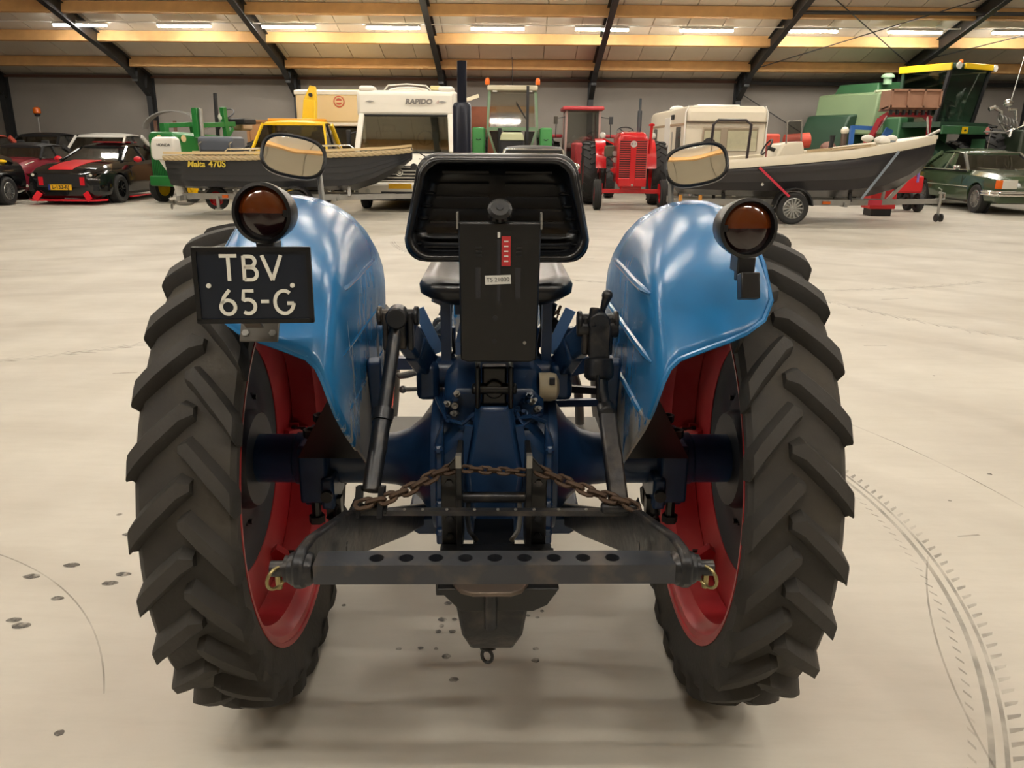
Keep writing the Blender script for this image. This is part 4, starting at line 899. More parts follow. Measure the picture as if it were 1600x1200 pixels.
# ---- black muscle car with red stripes
ST = [(-.02, .70, .22, .72, .01), (.06, .86, .16, .78, .03), (.25, .93, .16, .84, .04), (.8, .955, .17, .93, .045), (1.45, .96, .18, .985, .04), (2.0, .955, .18, 1.0, .01), (3.6, .955, .18, 1.03, .01), (4.3, .94, .2, 1.05, .01), (4.72, .86, .28, .98, .01)]
T = car('muscle_car', 'black sports coupe with red bonnet stripe, red splitter and yellow number plate', (-10.82, 19.45, 0), -.02, ST, (1.42, 2.15, 3.15, 4.15, 1.0, 1.37, .80, .60), (.92, 3.65, .345, .27), M_blk, rimm=M_blk)
def hoodz(y):
    for a, b in zip(ST, ST[1:]):
        if a[0] <= y <= b[0]: t = (y-a[0])/(b[0]-a[0]); return a[3]+a[4]+(b[3]+b[4]-a[3]-a[4])*t
    return 1.
M_str = mat('stripe_red', (214, 24, 40), .3, coat=.4)
def stripe(T, x0, x1, y0, y1, n, taper=0):
    m = MB(); rr_ = []
    for k in range(n+1):
        y = y0+(y1-y0)*k/n; e = taper*k/n; z = hoodz(y)+.006; rr_.append([V(x0-e, y, z), V(x1+e, y, z), V(x1+e, y, z-.02), V(x0-e, y, z-.02)])
    m.loft(rr_); return m.build('stripe', M_str, T)
stripe(T, -.36, .22, .10, 1.38, 10, .06)
m = MB(); m.box((.05, 2.65, 1.462), (.75, .9, .012)); m.build('stripe', M_str, T)
gr = MB().hexa([(-.62, -.04, .42), (.62, -.04, .42), (.62, .2, .42), (-.62, .2, .42), (-.55, -.02, .72), (.55, -.02, .72), (.55, .2, .72), (-.55, .2, .72)]).build('grille', M_blkp, T)
for x in (-.5, .5): MB().box((x, -.045, .56), (.10, .03, .19)).build('grille_insert', M_str, gr)
m = MB(); m.prism([(-.97, .12), (-.75, -.12), (.75, -.12), (.97, .12), (.90, .3), (-.90, .3)], (0, 0, .10), (1, 0, 0), (0, 1, 0), (0, 0, .035)); sp_ = m.build('splitter', M_str, T)
for x in (-.55, .55): MB().beam((x, -.06, .30), (x*1.22, -.12, .13), .14, .03, (0, -1, 0)).build('splitter_fin', M_str, sp_)
for s in (-1, 1):
    h = MB().prism([(.50, .62), (.80, .66), (.86, .73), (.60, .745)], (0, -.01, 0), (s, 0, 0), (0, 0, 1), (0, .22, 0)).build('headlamp', M_dglass, T)
    MB().sphere((s*.70, .005, .70), (.05, .03, .04), 10, 6).build('lamp_bulb', M_lamp, h); MB().box((s*.80, .02, .712), (.05, .03, .03)).build('indicator', M_orl, h)
    MB().prism([(.55, .36), (.85, .33), (.83, .46), (.6, .46)], (0, -.005, 0), (s, 0, 0), (0, 0, 1), (0, .1, 0)).build('intake', M_blkp, T)
    mirror_on(T, s, 1.04, 1.75, 1.04, M_str); MB().span(s*.93, s*1.0, 1.3, 3.2, .12, .15).build('side_skirt', M_str, T)
plate(T, 'L-132-RJ', (-.05, -.06, .42), .56, .13)

# ---- black coupe at the left edge
ST2 = [(-.02, .7, .2, .66, .02), (.12, .86, .16, .74, .05), (.6, .93, .16, .90, .06), (1.4, .94, .18, 1.0, .04), (3.2, .94, .18, 1.02, .01), (4.2, .88, .25, .98, .01)]
T = car('sports_car', 'glossy black car cut off by the left edge, with bright multi-spoke wheel', (-12.98, 15.93, 0), .0, ST2, (1.4, 2.1, 2.9, 3.9, 1.0, 1.34, .78, .58), (.98, 3.4, .33, .24), M_blk, rimm=M_silver, spokes=14)
for s in (-1, 1):
    MB().prism([(.50, .62), (.80, .66), (.84, .75), (.56, .73)], (0, .0, 0), (s, 0, 0), (0, 0, 1), (0, .22, 0)).build('headlamp', M_lamp, T)
    MB().tube([(s*.6, .45, .90), (s*.80, .75, .90), (s*.86, 1.1, .90)], .012, 6).build('wing_line', M_cr, T)
MB().sphere((.72, 3.55, 1.0), (.16, .12, .05), 10, 6).build('yellow_decal', M_yel, T)
# ---- maroon classic saloon behind it
M_mar = mat('maroon_paint', (116, 26, 42), .25, coat=.4)
ST3 = [(0, .52, .3, .72, .03), (.10, .68, .25, .86, .06), (.5, .76, .22, .96, .07), (1.1, .78, .22, 1.02, .05), (2.8, .78, .22, 1.02, .02), (3.45, .70, .28, .92, .02)]
T = car('classic_car', 'small maroon classic car with black roof and round headlamps beside the striped coupe', (-13.30, 20.75, 0), .03, ST3, (1.05, 1.45, 2.5, 3.0, 1.02, 1.36, .70, .60), (.75, 2.9, .30, .16), M_mar, roofm=M_blkp)
for s in (-1, 1):
    m = MB(); m.lathe([(.085, 0), (.09, -.02), (.09, .06), (.07, .0)], (s*.50, .06, .70), (0, -1, 0), 18); h = m.build('headlamp_ring', M_cr, T); MB().sphere((s*.50, .03, .70), (.075, .04, .075), 14, 8).build('headlamp', M_lamp, h)
    MB().tube([(s*.20, -.05, .36), (s*.50, -.02, .36), (s*.74, .18, .36)], .035, 8).build('bumper', M_cr, T)
    MB().tube([(s*.65, .35, .88), (s*.7, .7, .96)], .012, 6).build('wing_line', M_cr, T)
# ---- rear row at the left
M_sal = mat('salmon_red', (176, 74, 58), .35, coat=.2); M_drk = mat('dark_red', (84, 40, 38), .3, coat=.3); M_ice = mat('ice_blue', (176, 190, 196), .3, coat=.3); M_wht = mat('white_paint', (226, 222, 212), .35)
T = car('coupe', 'dark red coupe with black roof in the rear row at the far left', (-15.15, 24.35, 0), .0, [(0, .7, .22, .8, .03), (.2, .88, .2, .95, .05), (1.3, .92, .2, 1.15, .03), (3.2, .92, .2, 1.18, .02), (4.1, .86, .25, 1.1, .02)], (1.3, 1.9, 3.0, 3.8, 1.16, 1.66, .80, .66), (.8, 3.2, .33, .2), M_drk, roofm=M_blkp)
T = car('hatchback', 'salmon red hatchback at the left edge behind the maroon car', (-15.08, 20.6, 0), .0, [(0, .7, .22, .8, .03), (.2, .82, .2, .92, .05), (1.0, .86, .2, 1.05, .03), (3.0, .86, .2, 1.1, .02), (3.6, .8, .25, 1.05, .02)], (1.0, 1.55, 3.0, 3.5, 1.10, 1.60, .76, .62), (.7, 2.8, .30, .18), M_sal)
T = car('saloon_car', 'pale blue saloon with white roof frame behind the striped coupe', (-13.12, 24.4, 0), -.0, [(0, .7, .22, .8, .03), (.2, .86, .2, .95, .05), (1.2, .90, .2, 1.10, .03), (3.3, .90, .2, 1.12, .02), (3.9, .82, .25, 1.05, .02)], (1.15, 1.75, 2.9, 3.6, 1.11, 1.66, .88, .78), (.8, 3.1, .32, .19), M_ice, roofm=M_wht, glass=M_glass)
mirror_on(T, 1, .98, 1.4, 1.15, M_wht)
# ---- black convertible with bright screen frame, mostly hidden by the tractor seat
T = car('convertible', 'black car with bright windscreen frame just behind the tractor seat', (.42, 15.75, 0), 0, [(0, .6, .25, .7, .03), (.15, .7, .2, .84, .05), (.9, .73, .2, .96, .04), (2.7, .73, .2, 1.0, .02), (3.6, .66, .25, .9, .02)], (.95, 1.35, 2.3, 2.7, .97, 1.40, .70, .61), (.7, 2.9, .30, .17), M_blk, roofm=M_blkp, trim=M_cr)
mirror_on(T, 1, .84, 1.15, 1.06, M_cr)
# ---- green saloon at the right
M_ddg = mat('bottle_green', (62, 78, 54), .22, coat=.6)
ST4 = [(0, .80, .30, .78, .01), (.06, .89, .26, .86, .02), (.5, .92, .24, .92, .03), (1.3, .93, .22, .96, .03), (3.6, .93, .22, .97, .01), (4.2, .92, .24, .94, .02), (4.55, .84, .3, .88, .02)]
T = car('saloon_car', 'dark green classic saloon with chrome bumper and orange indicator at the right edge', (11.95, 18.55, 0), -.04, ST4, (1.45, 2.1, 3.3, 4.0, .97, 1.40, .86, .68), (.86, 3.6, .335, .21), M_ddg, trim=M_cr, spokes=16)
for s in (-1, 1):
    h = MB().box((s*.62, -.01, .70), (.34, .06, .19)).build('headlamp', M_lamp, T, bevel=.01); MB().box((s*.835, .02, .70), (.11, .12, .19)).build('indicator', M_orl, T, bevel=.01)
    MB().tube([(s*.45, -.02, .80), (s*.8, -.02, .80)], .012, 6).build('lamp_trim', M_cr, h)
    MB().tube([(s*.935, 1.2, .60), (s*.935, 3.3, .60)], .014, 6).build('side_trim', M_cr, T)
    MB().box((s*1.0, 1.75, 1.03), (.16, .09, .11)).build('door_mirror', M_cr, T, bevel=.03)
    MB().tube([(s*.2, 1.3, 1.0), (s*.62, 1.42, 1.03)], .012, 6).build('wiper', M_cr, T)
g = MB().box((0, -.03, .70), (.56, .06, .28)).build('grille', M_cr, T, bevel=.02)
for k in range(5): MB().box((0, -.065, .60+.05*k), (.5, .01, .02)).build('grille_bar', M_blkp, g)
for z in (.53, .47): MB().tube([(-.94, .5, z), (-.95, .05, z), (-.85, -.1, z), (.85, -.1, z), (.95, .05, z), (.94, .5, z)], .032, 8).build('bumper_bar', M_cr, T)
MB().box((0, -.08, .50), (1.75, .06, .10)).build('bumper', M_blkp, T)
MB().box((-.15, 2.7, 1.47), (.7, .5, .03)).build('roof_hatch', M_ddg, T, bevel=.01); 
MB().tube([(-.05, 2.3, 1.45), (-.03, 2.3, 1.95)], .006, 5).build('aerial', M_cr, T)
# ---- yellow recovery pickup with crane arm
M_band = mat('amber_bar', (228, 150, 20), .35)
T = car('pickup_truck', 'yellow recovery truck with tall yellow crane arm behind the dinghy', (-5.66, 19.55, 0), 0, [(0, .85, .35, 1.05, .02), (.1, .98, .32, 1.18, .03), (.5, 1.0, .32, 1.24, .04), (1.3, .98, .32, 1.30, .03), (2.7, .98, .32, 1.30, .01), (3.4, .96, .36, 1.1, .01)], (1.15, 1.65, 2.6, 2.9, 1.31, 1.98, .94, .78), (.9, 2.85, .36, .25), M_yel, glass=M_glass)
MB().box((0, 2.1, 2.05), (1.5, .22, .07)).build('beacon_bar', M_band, T, bevel=.02)
m = MB(); m.beam((-.05, 3.1, .9), (.13, 3.1, 2.6), .42, .34, (0, 1, 0), w2=.32, h2=.28); m.beam((.13, 3.1, 2.57), (.22, 3.1, 2.95), .34, .2, (0, 1, 0), w2=.16, h2=.14); m.build('crane_arm', M_yel, T, bevel=.02)
MB().cyl((.17, 3.0, 2.72), (.17, 2.93, 2.72), .05, 12).build('arm_pivot', M_blkp, T)
# ---- cream camper with red round badge
T = thing('camper_van', 'cream overcab camper with round red badge behind the yellow truck', 'camper van', (-5.28, 24.05, 0))
m = MB(); m.span(-1.0, 1.05, .5, 4.2, .45, 2.9); m.prism([(0, 2.05), (.7, 1.98), (.7, 2.95), (.08, 2.95), (0, 2.88)], (-1.0, -.1, 0), (0, 1, 0), (0, 0, 1), (2.05, 0, 0)); m.build('body', M_cream, T, bevel=.06)
m = MB(); m.span(-1.03, 1.08, -.14, .1, 2.80, 2.92); m.span(-1.0, 1.05, -.13, .2, 1.96, 2.05); m.build('edge_trim', M_mhw, T, bevel=.02)
m = MB(); m.prism([(-.9, .4), (.55, .4), (.55, 1.2), (.0, 1.25), (-.85, 1.05)], (-.9, 0, 0), (0, 1, 0), (0, 0, 1), (1.85, 0, 0)); m.build('cab', M_mhw, T, bevel=.06)
pane(T, [(-.85, -.15, 1.28), (.9, -.15, 1.28), (.85, .25, 1.95), (-.8, .25, 1.95)], M_dglass, 'windscreen')
MB().box((0, .55, 1.6), (1.75, .05, .8)).build('cab_bulkhead', M_int, T)
b_ = MB().lathe([(.16, 0), (.16, .01)], (.25, -.105, 2.62), (0, -1, 0), 24).build('badge', mat('badge_red', (190, 84, 62), .5), T); MB().torus((.25, -.117, 2.62), .11, .02, (0, -1, 0), 24, 6).build('badge_ring', M_cream, b_); MB().box((.25, -.12, 2.62), (.2, .01, .05)).build('badge_bar', M_cream, b_)
for y in (-.2, 3.3):
    for s in (-.85, .9): wheel(T, (s, y, .33), .33, .2, (math.copysign(1, s), 0, 0))
# ---- white motorhome
T = thing('motorhome', 'white motorhome with overcab and grey lettering facing the viewer', 'motorhome', (-2.54, 18.9, 0), .0)
m = MB(); m.span(-1.12, 1.12, 1.1, 5.5, .35, 2.62); m.build('body', M_mhw, T, bevel=.08)
m = MB(); m.loft([[(-1.13, .62, 2.13), (1.13, .62, 2.13), (1.13, .66, 2.62), (-1.13, .66, 2.62)], [(-1.16, .72, 2.10), (1.16, .72, 2.10), (1.16, .74, 2.68), (-1.16, .74, 2.68)], [(-1.16, 1.6, 2.10), (1.16, 1.6, 2.10), (1.16, 1.6, 2.70), (-1.16, 1.6, 2.70)]]); oc = m.build('overcab', M_mhw, T, bevel=.06)
for s in (-1, 1):
    MB().box((s*.93, .95, 2.70), (.36, .5, .16)).build('roof_horn', M_mhw, oc, bevel=.06)
    MB().prism([(.74, 2.43), (.84, 2.40), (.95, 2.43), (.84, 2.45)], (0, .628, 0), (s, 0, 0), (0, 0, 1), (0, .02, 0)).build('marker_lamp', M_galv, oc)
M_grl = mat('grey_letters', (128, 122, 116), .5)
lettering('RAPIDO', .155, M_grl, oc, frame((.30, .622, 2.425), (1, 0, 0), (0, 0, 1)), depth=.004, shear=.15, sx=1.12, bold=.008)
lettering('.d', .11, mat('pale_red_letters', (190, 150, 140), .5), oc, frame((.73, .622, 2.425), (1, 0, 0), (0, 0, 1)), depth=.004, shear=.15)
m = MB(); m.tube([(-.55, 1.0, 2.70), (-.45, .95, 2.80), (0, .92, 2.83), (.45, .95, 2.80), (.55, 1.0, 2.70)], .018, 6); m.sphere((.0, 1.2, 2.70), (.5, .3, .09), 16, 6); m.build('roof_rail', M_mhw, oc)
MB().box((.66, 1.2, 2.76), (.25, .3, .10)).build('roof_vent', mat('pale_yellow', (216, 206, 150), .5), oc, bevel=.02)
m = MB(); m.span(-1.10, 1.10, .35, 1.15, .9, 1.32); m.build('dashboard', M_int, T)
for s in (-1, 1):
    m = MB(); m.beam((s*1.10, .12, 1.28), (s*1.04, .62, 2.14), .13, .12, (0, 1, 0)); m.build('screen_pillar', M_mhw, T, bevel=.03)
    pane(T, [(s*1.11, .35, 1.30), (s*1.11, 1.05, 1.25), (s*1.10, 1.05, 2.05), (s*1.07, .68, 2.05)], M_dglass, 'side_window')
    MB().tube([(s*1.13, .5, 1.75), (s*1.3, .4, 1.7)], .02, 6).build('mirror_arm', M_blkp, T); MB().box((s*1.33, .4, 1.62), (.1, .12, .32)).build('door_mirror', M_blkp, T, bevel=.02)
pane(T, [(-1.06, .13, 1.30), (1.06, .13, 1.30), (1.00, .60, 2.12), (-1.00, .60, 2.12)], glass_mat('screen_glass', (190, 200, 186), .30, .8), 'windscreen')
MB().tube([(-1.06, .115, 1.295), (1.06, .115, 1.295), (1.0, .59, 2.125), (-1.0, .59, 2.125)], .018, 6, closed=True).build('screen_seal', M_blkp, T)
seat_pair(T, 1.0, 1.5, 1.0, mat('seat_beige', (150, 136, 112), .8)); MB().span(-1.05, 1.05, 1.08, 1.10, 1.3, 2.1).build('cab_curtain', mat('curtain', (128, 120, 100), .8), T)
for x in (-.92,): MB().lathe([(.05, 0), (.06, .16), (.02, .2)], (x, .42, 1.32), (0, 0, 1), 12).build('green_bottle', mat('green_bottle', (60, 120, 96), .3), T)
rings = []
for y, hw, z0, z1 in ((-.42, .72, .62, .96), (-.30, .86, .60, 1.04), (0.0, 1.02, .55, 1.22), (.22, 1.10, .5, 1.31), (1.2, 1.12, .4, 1.32)): rings.append([V(-hw, y, z0), V(hw, y, z0), V(hw, y, z1-.12), V(hw*.9, y, z1), V(-hw*.9, y, z1), V(-hw, y, z1-.12)])
MB().loft(rings).build('bonnet', M_mhw, T, 30, bevel=.02)
gr = MB().box((.0, -.42, .84), (1.15, .06, .34)).build('grille', M_blkp, T)
for k in range(4): MB().box((0, -.455, .75+.075*k), (1.15-.1*k, .03, .03)).build('grille_bar', M_cr, gr)
MB().box((0, -.46, .685), (1.25, .03, .025)).build('grille_bar', M_cr, gr)
MB().lathe([(.085, 0), (.085, .012), (.07, .014)], (-.05, -.47, .87), (0, -1, 0), 20).build('emblem', M_cr, gr); MB().torus((-.05, -.485, .87), .055, .008, (0, -1, 0), 16, 6).build('emblem_ring', M_blkp, gr)
lettering('RAPIDO', .06, M_grl, T, frame((.48, -.18, 1.155), (1, 0, .0), (0, .5, .87)), depth=.003)
m = MB(); rings = []
for y, z0, z1, hw in ((-.62, .36, .60, .95), (-.58, .30, .64, 1.0), (-.35, .28, .66, 1.12), (.5, .28, .60, 1.14)): rings.append([V(-hw, y, z0), V(hw, y, z0), V(hw, y, z1), V(-hw, y, z1)])
m.loft(rings); bm_ = m.build('bumper', M_mhw, T, 30, bevel=.04)
for s in (-1, 1):
    MB().box((s*.92, -.25, .92), (.38, .3, .26)).build('headlamp', M_lamp, T, bevel=.05); MB().lathe([(.06, 0), (.06, .02)], (s*.75, -.62, .45), (0, -1, 0), 14).build('fog_lamp', M_lamp, bm_)
MB().box((0, -.625, .40), (.9, .03, .10)).build('lower_grille', M_blkp, bm_)
MB().box((-.02, -.64, .57), (.52, .015, .11)).build('number_plate', M_yplate, T)
for y in (.45, 4.2):
    for s in (-1, 1): wheel(T, (s*.98, y, .33), .33, .21, (s, 0, 0)); 
MB().span(-.85, .85, -.2, 5.3, .22, .32).build('chassis', M_blkp, T)
# ================================================================== background tractors
def tractor_tyre(parent, c, r, wd, axis=(1, 0, 0), rimm=M_vred, lugs=20, rr=.58, ribbed=False):
    c = V(c); a = V(axis).normalized()
    o = MB().lathe([(r*rr, -wd*.4), (r*.75, -wd*.5), (r*.92, -wd*.48), (r*.96, -wd*.3), (r*.965, 0), (r*.96, wd*.3), (r*.92, wd*.48), (r*.75, wd*.5), (r*rr, wd*.4)], c, a, 40, closed=True).build('tyre', M_tyre2, parent)
    m = MB(); x = a.cross(V(0, 0, 1)).normalized(); z = x.cross(a)
    if ribbed:
        for k in (-.32, -.11, .11, .32): m.torus(c+a*wd*k, r*.965, wd*.06, a, 36, 6)
        m.build('tread_rib', M_tyre2, o)
    else:
        for k in range(lugs):
            for s in (-1, 1):
                t = 2*PI*(k+(.5 if s > 0 else 0))/lugs; t2 = t-.16
                d1 = x*math.cos(t)+z*math.sin(t); d2 = x*math.cos(t2)+z*math.sin(t2)
                m.beam(c+d1*r*.975, c+a*s*wd*.48+d2*r*.95, r*.07, r*.06, d1)
        q = m.build('tread', M_tyre2, o); q['kind'] = 'stuff'
    q = r*rr; m = MB(); m.lathe([(q, -wd*.38), (q, wd*.38), (q*.94, wd*.36), (q*.9, 0), (q*.45, wd*.1), (q*.3, wd*.15), (q*.3, -wd*.05), (q*.9, -wd*.1), (q*.94, -wd*.36)], c, a, 28, closed=True); m.lathe([(q*.32, -wd*.1), (q*.32, wd*.3), (q*.2, wd*.36), (0, wd*.36)], c, a, 14); m.build('wheel_rim', rimm, o); return o
M_dr0 = mat('emblem_dark', (110, 60, 58), .5)
# ---- red row-crop tractor facing the viewer
T = thing('tractor', 'bright red vintage tractor with ribbed grille facing the viewer', 'tractor', (2.78, 19.15, 0), -.03)
rings = []
for y, hw, z0, z1, c_ in ((-.02, .30, .62, 1.70, .10), (.06, .345, .60, 1.76, .12), (.3, .35, .62, 1.80, .14), (1.5, .33, .85, 1.78, .13), (1.75, .28, .95, 1.70, .1)):
    rings.append([V(-hw, y, z0), V(hw, y, z0), V(hw, y, z1-c_), V(hw-c_*.6, y, z1), V(-hw+c_*.6, y, z1), V(-hw, y, z1-c_)])
b = MB().loft(rings).build('bonnet', M_vred, T, 30, bevel=.03)
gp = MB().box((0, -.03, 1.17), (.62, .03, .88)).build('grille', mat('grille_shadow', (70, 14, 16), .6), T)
for k in range(17):
    for s in (-1, 1): MB().box((s*.185, -.052, .80+.05*k), (.24, .02, .018)).build('grille_bar', mat('grille_red', (206, 60, 56), .3, coat=.3), gp)
MB().box((0, -.06, 1.10), (.13, .03, 1.0)).build('grille_spine', M_vred, T, bevel=.01); MB().box((0, -.04, .66), (.66, .06, .2)).build('grille_sill', M_vred, T, bevel=.02)
e = MB().lathe([(.075, 0), (.075, .012)], (0, -.075, 1.52), (0, -1, 0), 20).build('emblem', mat('emblem_silver', (200, 190, 186), .35, .5), T)
for x in (-.028, .030): MB().box((x, -.088, 1.525), (.018, .004, .04)).build('emblem_mark', M_dr0, e)
m = MB(); m.beam((-.72, .25, .44), (.72, .25, .44), .09, .10); m.build('front_axle', M_vred, T, bevel=.01)
for s in (-1, 1):
    MB().cyl((s*.70, .25, .62), (s*.70, .25, .36), .045, 10).build('king_pin', M_vred, T); tractor_tyre(T, (s*.78, .25, .36), .36, .18, (s, 0, 0), M_vred, ribbed=True, rr=.55)
    tractor_tyre(T, (s*.88, 2.25, .80), .80, .36, (s, 0, 0), M_vred, 20)
    rings = []
    for k in range(9):
        a = math.radians(10+20*k*.9); rings.append([V(s*.50, 2.25-.88*math.cos(a), .78+.88*math.sin(a)), V(s*.76, 2.25-.88*math.cos(a), .78+.88*math.sin(a)), V(s*.76, 2.25-.86*math.cos(a), .78+.86*math.sin(a)), V(s*.50, 2.25-.86*math.cos(a), .78+.86*math.sin(a))])
    m = MB(); m.loft(rings); m.prism([(2.25-.8*math.cos(math.radians(t)), .78+.85*math.sin(math.radians(t))) for t in range(10, 171, 20)], (s*.52, 0, 0), (0, 1, 0), (0, 0, 1), (s*.012, 0, 0)); m.build('fender', M_vred, T)
    m = MB(); m.lathe([(.075, 0), (.085, -.02), (.05, -.10)], (s*.62, 1.35, 1.72), (0, -1, 0), 16); h = m.build('headlamp', M_galv, T); MB().sphere((s*.62, 1.345, 1.72), (.07, .02, .07), 12, 6).build('lamp_lens', M_lamp, h)
    MB().beam((s*.30, 1.35, 1.50), (s*.62, 1.37, 1.65), .03, .04).build('lamp_arm', M_vred, T)
m = MB(); m.span(-.22, .22, .3, 2.4, .55, .95); m.span(-.25, .25, .1, .5, .48, .62); m.build('engine_block', M_vred, T, bevel=.03)
for z in (.9, 1.15, 1.3): MB().cyl((-.36, .6, z), (-.36, 1.1, z), .06, 10).build('side_pipe', M_galv if z > 1 else M_vred, T)
MB().box((-.47, 1.0, 1.35), (.22, .4, .26)).build('tool_box', mat('olive_box', (86, 84, 66), .6), T, bevel=.02)
MB().torus((0, 1.95, 1.83), .21, .016, (0, -.5, .86), 26, 6).build('steering_wheel', M_blkp, T)
m = MB()
for k in range(3): a = 2*PI*k/3+.3; m.tube([(0, 1.95, 1.80), (.2*math.cos(a), 1.95+.17*math.sin(a), 1.83+.10*math.sin(a))], .012, 6)
m.tube([(0, 1.95, 1.80), (0, 1.6, 1.6)], .03, 8); m.build('steering_spokes', M_blkp, T)
m = MB(); m.cyl((.20, .75, 1.75), (.20, .75, 2.28), .055, 14); m.cyl((.20, .75, 2.28), (.20, .75, 2.56), .03, 12); m.build('exhaust', mat('exhaust_grey', (74, 80, 84), .4, .4), T)
m = MB(); m.cyl((.42, .3, 1.3), (.44, .3, 1.95), .035, 10); m.lathe([(.07, 0), (.07, .04), (.03, .06)], (.44, .3, 1.93), (0, 0, 1), 14); m.build('air_stack', M_vred, T)
MB().sphere((.0, -.1, .60), (.03, .03, .03), 8, 6).build('starting_dog', M_cr, T)
# ---- red cab tractor at the back
T = thing('tractor', 'red cab tractor standing against the rear wall beside the green one', 'tractor', (2.1, 25.1, 0), -.0)
M_dr = mat('faded_red', (150, 40, 44), .4, var=.1); M_gp = mat('cab_grey_pink', (150, 120, 112), .4)
for s in (-1, 1):
    for y in (.2, 1.5): MB().beam((s*.52, y, 1.2), (s*.50, y, 2.5), .06, .06).build('cab_post', M_gp, T)
MB().box((0, .85, 2.55), (1.25, 1.6, .12)).build('roof', M_dr, T, bevel=.04)
pane(T, [(-.5, .2, 1.3), (.5, .2, 1.3), (.48, .2, 2.48), (-.48, .2, 2.48)], M_glass, 'windscreen')
for s in (-1, 1):
    pane(T, [(s*.52, .25, 1.3), (s*.52, 1.45, 1.3), (s*.5, 1.45, 2.48), (s*.5, .25, 2.48)], M_glass, 'side_window')
    MB().tube([(s*.55, .2, 2.3), (s*.82, .1, 2.25), (s*.84, .1, 1.7)], .014, 6).build('mirror_arm', M_blkp, T); MB().box((s*.84, .1, 2.2), (.12, .04, .22)).build('mirror', M_mirror if s < 0 else M_blkp, T)
    MB().box((s*.85, 1.1, 1.75), (.5, 1.1, .1)).build('fender', M_dr, T, bevel=.03); tractor_tyre(T, (s*.85, 1.3, .8), .8, .4, (s, 0, 0), M_dr)
    tractor_tyre(T, (s*.7, -1.2, .45), .45, .25, (s, 0, 0), M_dr, 14)
MB().span(-.35, .35, -1.6, .2, .7, 1.55).build('bonnet', M_dr, T, bevel=.06); MB().span(-.3, .3, -1.5, 1.6, .5, .8).build('chassis', M_blkp, T); MB().box((0, .7, 1.15), (.9, .9, .5)).build('seat_box', M_int, T)
# ---- green cab tractor with orange beacons
M_fg = mat('mid_green', (70, 146, 78), .4, var=.08); M_fg2 = mat('cab_green', (108, 136, 104), .45, var=.08)
T = thing('tractor', 'green cab tractor with two orange beacons behind the seat', 'tractor', (-.05, 21.9, 0), 0)
for s in (-1, 1):
    cb = MB()
    cb.beam((s*.66, 0, 1.85), (s*.60, .12, 2.85), .06, .06, (0, 1, 0)); cb.beam((s*.66, 0, 1.9), (s*.36, .0, 1.0), .05, .05, (0, 1, 0)); cb.build('cab_post', M_fg2, T); MB().beam((s*.72, 1.4, 1.4), (s*.66, 1.35, 2.85), .06, .06, (0, 1, 0)).build('rear_post', M_fg2, T)
MB().beam((-.66, 0, 1.88), (.66, 0, 1.88), .06, .09).build('cab_rail', M_fg2, T)
MB().box((0, .72, 2.90), (1.32, 1.45, .13)).build('roof', mat('roof_cream', (196, 186, 158), .5), T, bevel=.03)
pane(T, [(-.60, .0, 1.93), (.60, .0, 1.93), (.56, .12, 2.80), (-.56, .12, 2.80)], glass_mat('cab_glass', (170, 172, 166), .28, .8), 'windscreen')
for s in (-1, 1):
    pane(T, [(s*.60, .0, 1.82), (s*.34, .0, 1.05), (s*.28, .0, 1.05), (s*.33, 0., 1.82)], M_dglass, 'lower_window')
    pane(T, [(s*.68, .1, 1.9), (s*.70, 1.35, 1.9), (s*.66, 1.32, 2.82), (s*.62, .18, 2.82)], M_glass, 'side_window')
    m = MB(); m.lathe([(.05, 0), (.062, .02), (.058, .13), (.03, .17)], (s*.66, .1, 2.98), (0, 0, 1), 14); m.build('beacon', M_orl, T); MB().cyl((s*.66, .1, 2.88), (s*.66, .1, 2.99), .02, 8).build('beacon_post', M_blkp, T)
    f = MB().box((s*.90, .55, 1.56), (.34, .9, .72)).build('fender', M_fg, T, bevel=.05); MB().tube([(s*.84, .09, 1.62), (s*.90, .085, 1.595), (s*.96, .09, 1.62)], .012, 6).build('grab_handle', M_blkp, f)
    tractor_tyre(T, (s*.92, 1.1, .85), .85, .44, (s, 0, 0), M_fg); tractor_tyre(T, (s*.78, -1.6, .5), .5, .3, (s, 0, 0), M_fg, 16)
    MB().box((s*.46, .05, 2.84), (.12, .06, .08)).build('work_lamp', M_lamp, T)
MB().box((.40, -.02, 2.0), (.07, .07, 1.9)).build('exhaust', M_blkp, T); MB().tube([(.36, -.05, 2.15), (.1, -.04, 2.55)], .012, 5).build('wiper', M_blkp, T); MB().cyl((-.33, -.1, 1.05), (-.33, -.1, 1.9), .05, 10).build('air_intake', M_blkp, T)
MB().tube([(0, .6, 2.95), (-.02, .6, 3.7)], .008, 5).build('aerial', M_blkp, T)
bb = MB(); bb.span(-.30, .30, -2.0, -.1, .8, 1.60); bb.build('bonnet', M_blkp, T, bevel=.05); MB().hexa([(-.30, -2.02, 1.58), (.30, -2.02, 1.58), (.30, -.1, 1.62), (-.30, -.1, 1.62), (-.26, -1.98, 1.74), (.26, -1.98, 1.74), (.26, -.1, 1.80), (-.26, -.1, 1.80)]).build('bonnet_top', mat('pale_olive', (180, 182, 142), .45), T, bevel=.02)
lettering('FENDT', .115, M_pale, T, frame((-.0, -2.035, 1.34), (1, 0, 0), (0, 0, 1)), depth=.003, sx=1.2)
MB().span(-.35, .35, -2.0, 1.4, .5, .85).build('chassis', M_blkp, T); MB().box((0, .75, 1.75), (.5, .12, .6)).build('seat', M_int, T, bevel=.04); MB().torus((0, .35, 1.98), .2, .016, (0, -.6, .8), 20, 6).build('steering_wheel', M_blkp, T)
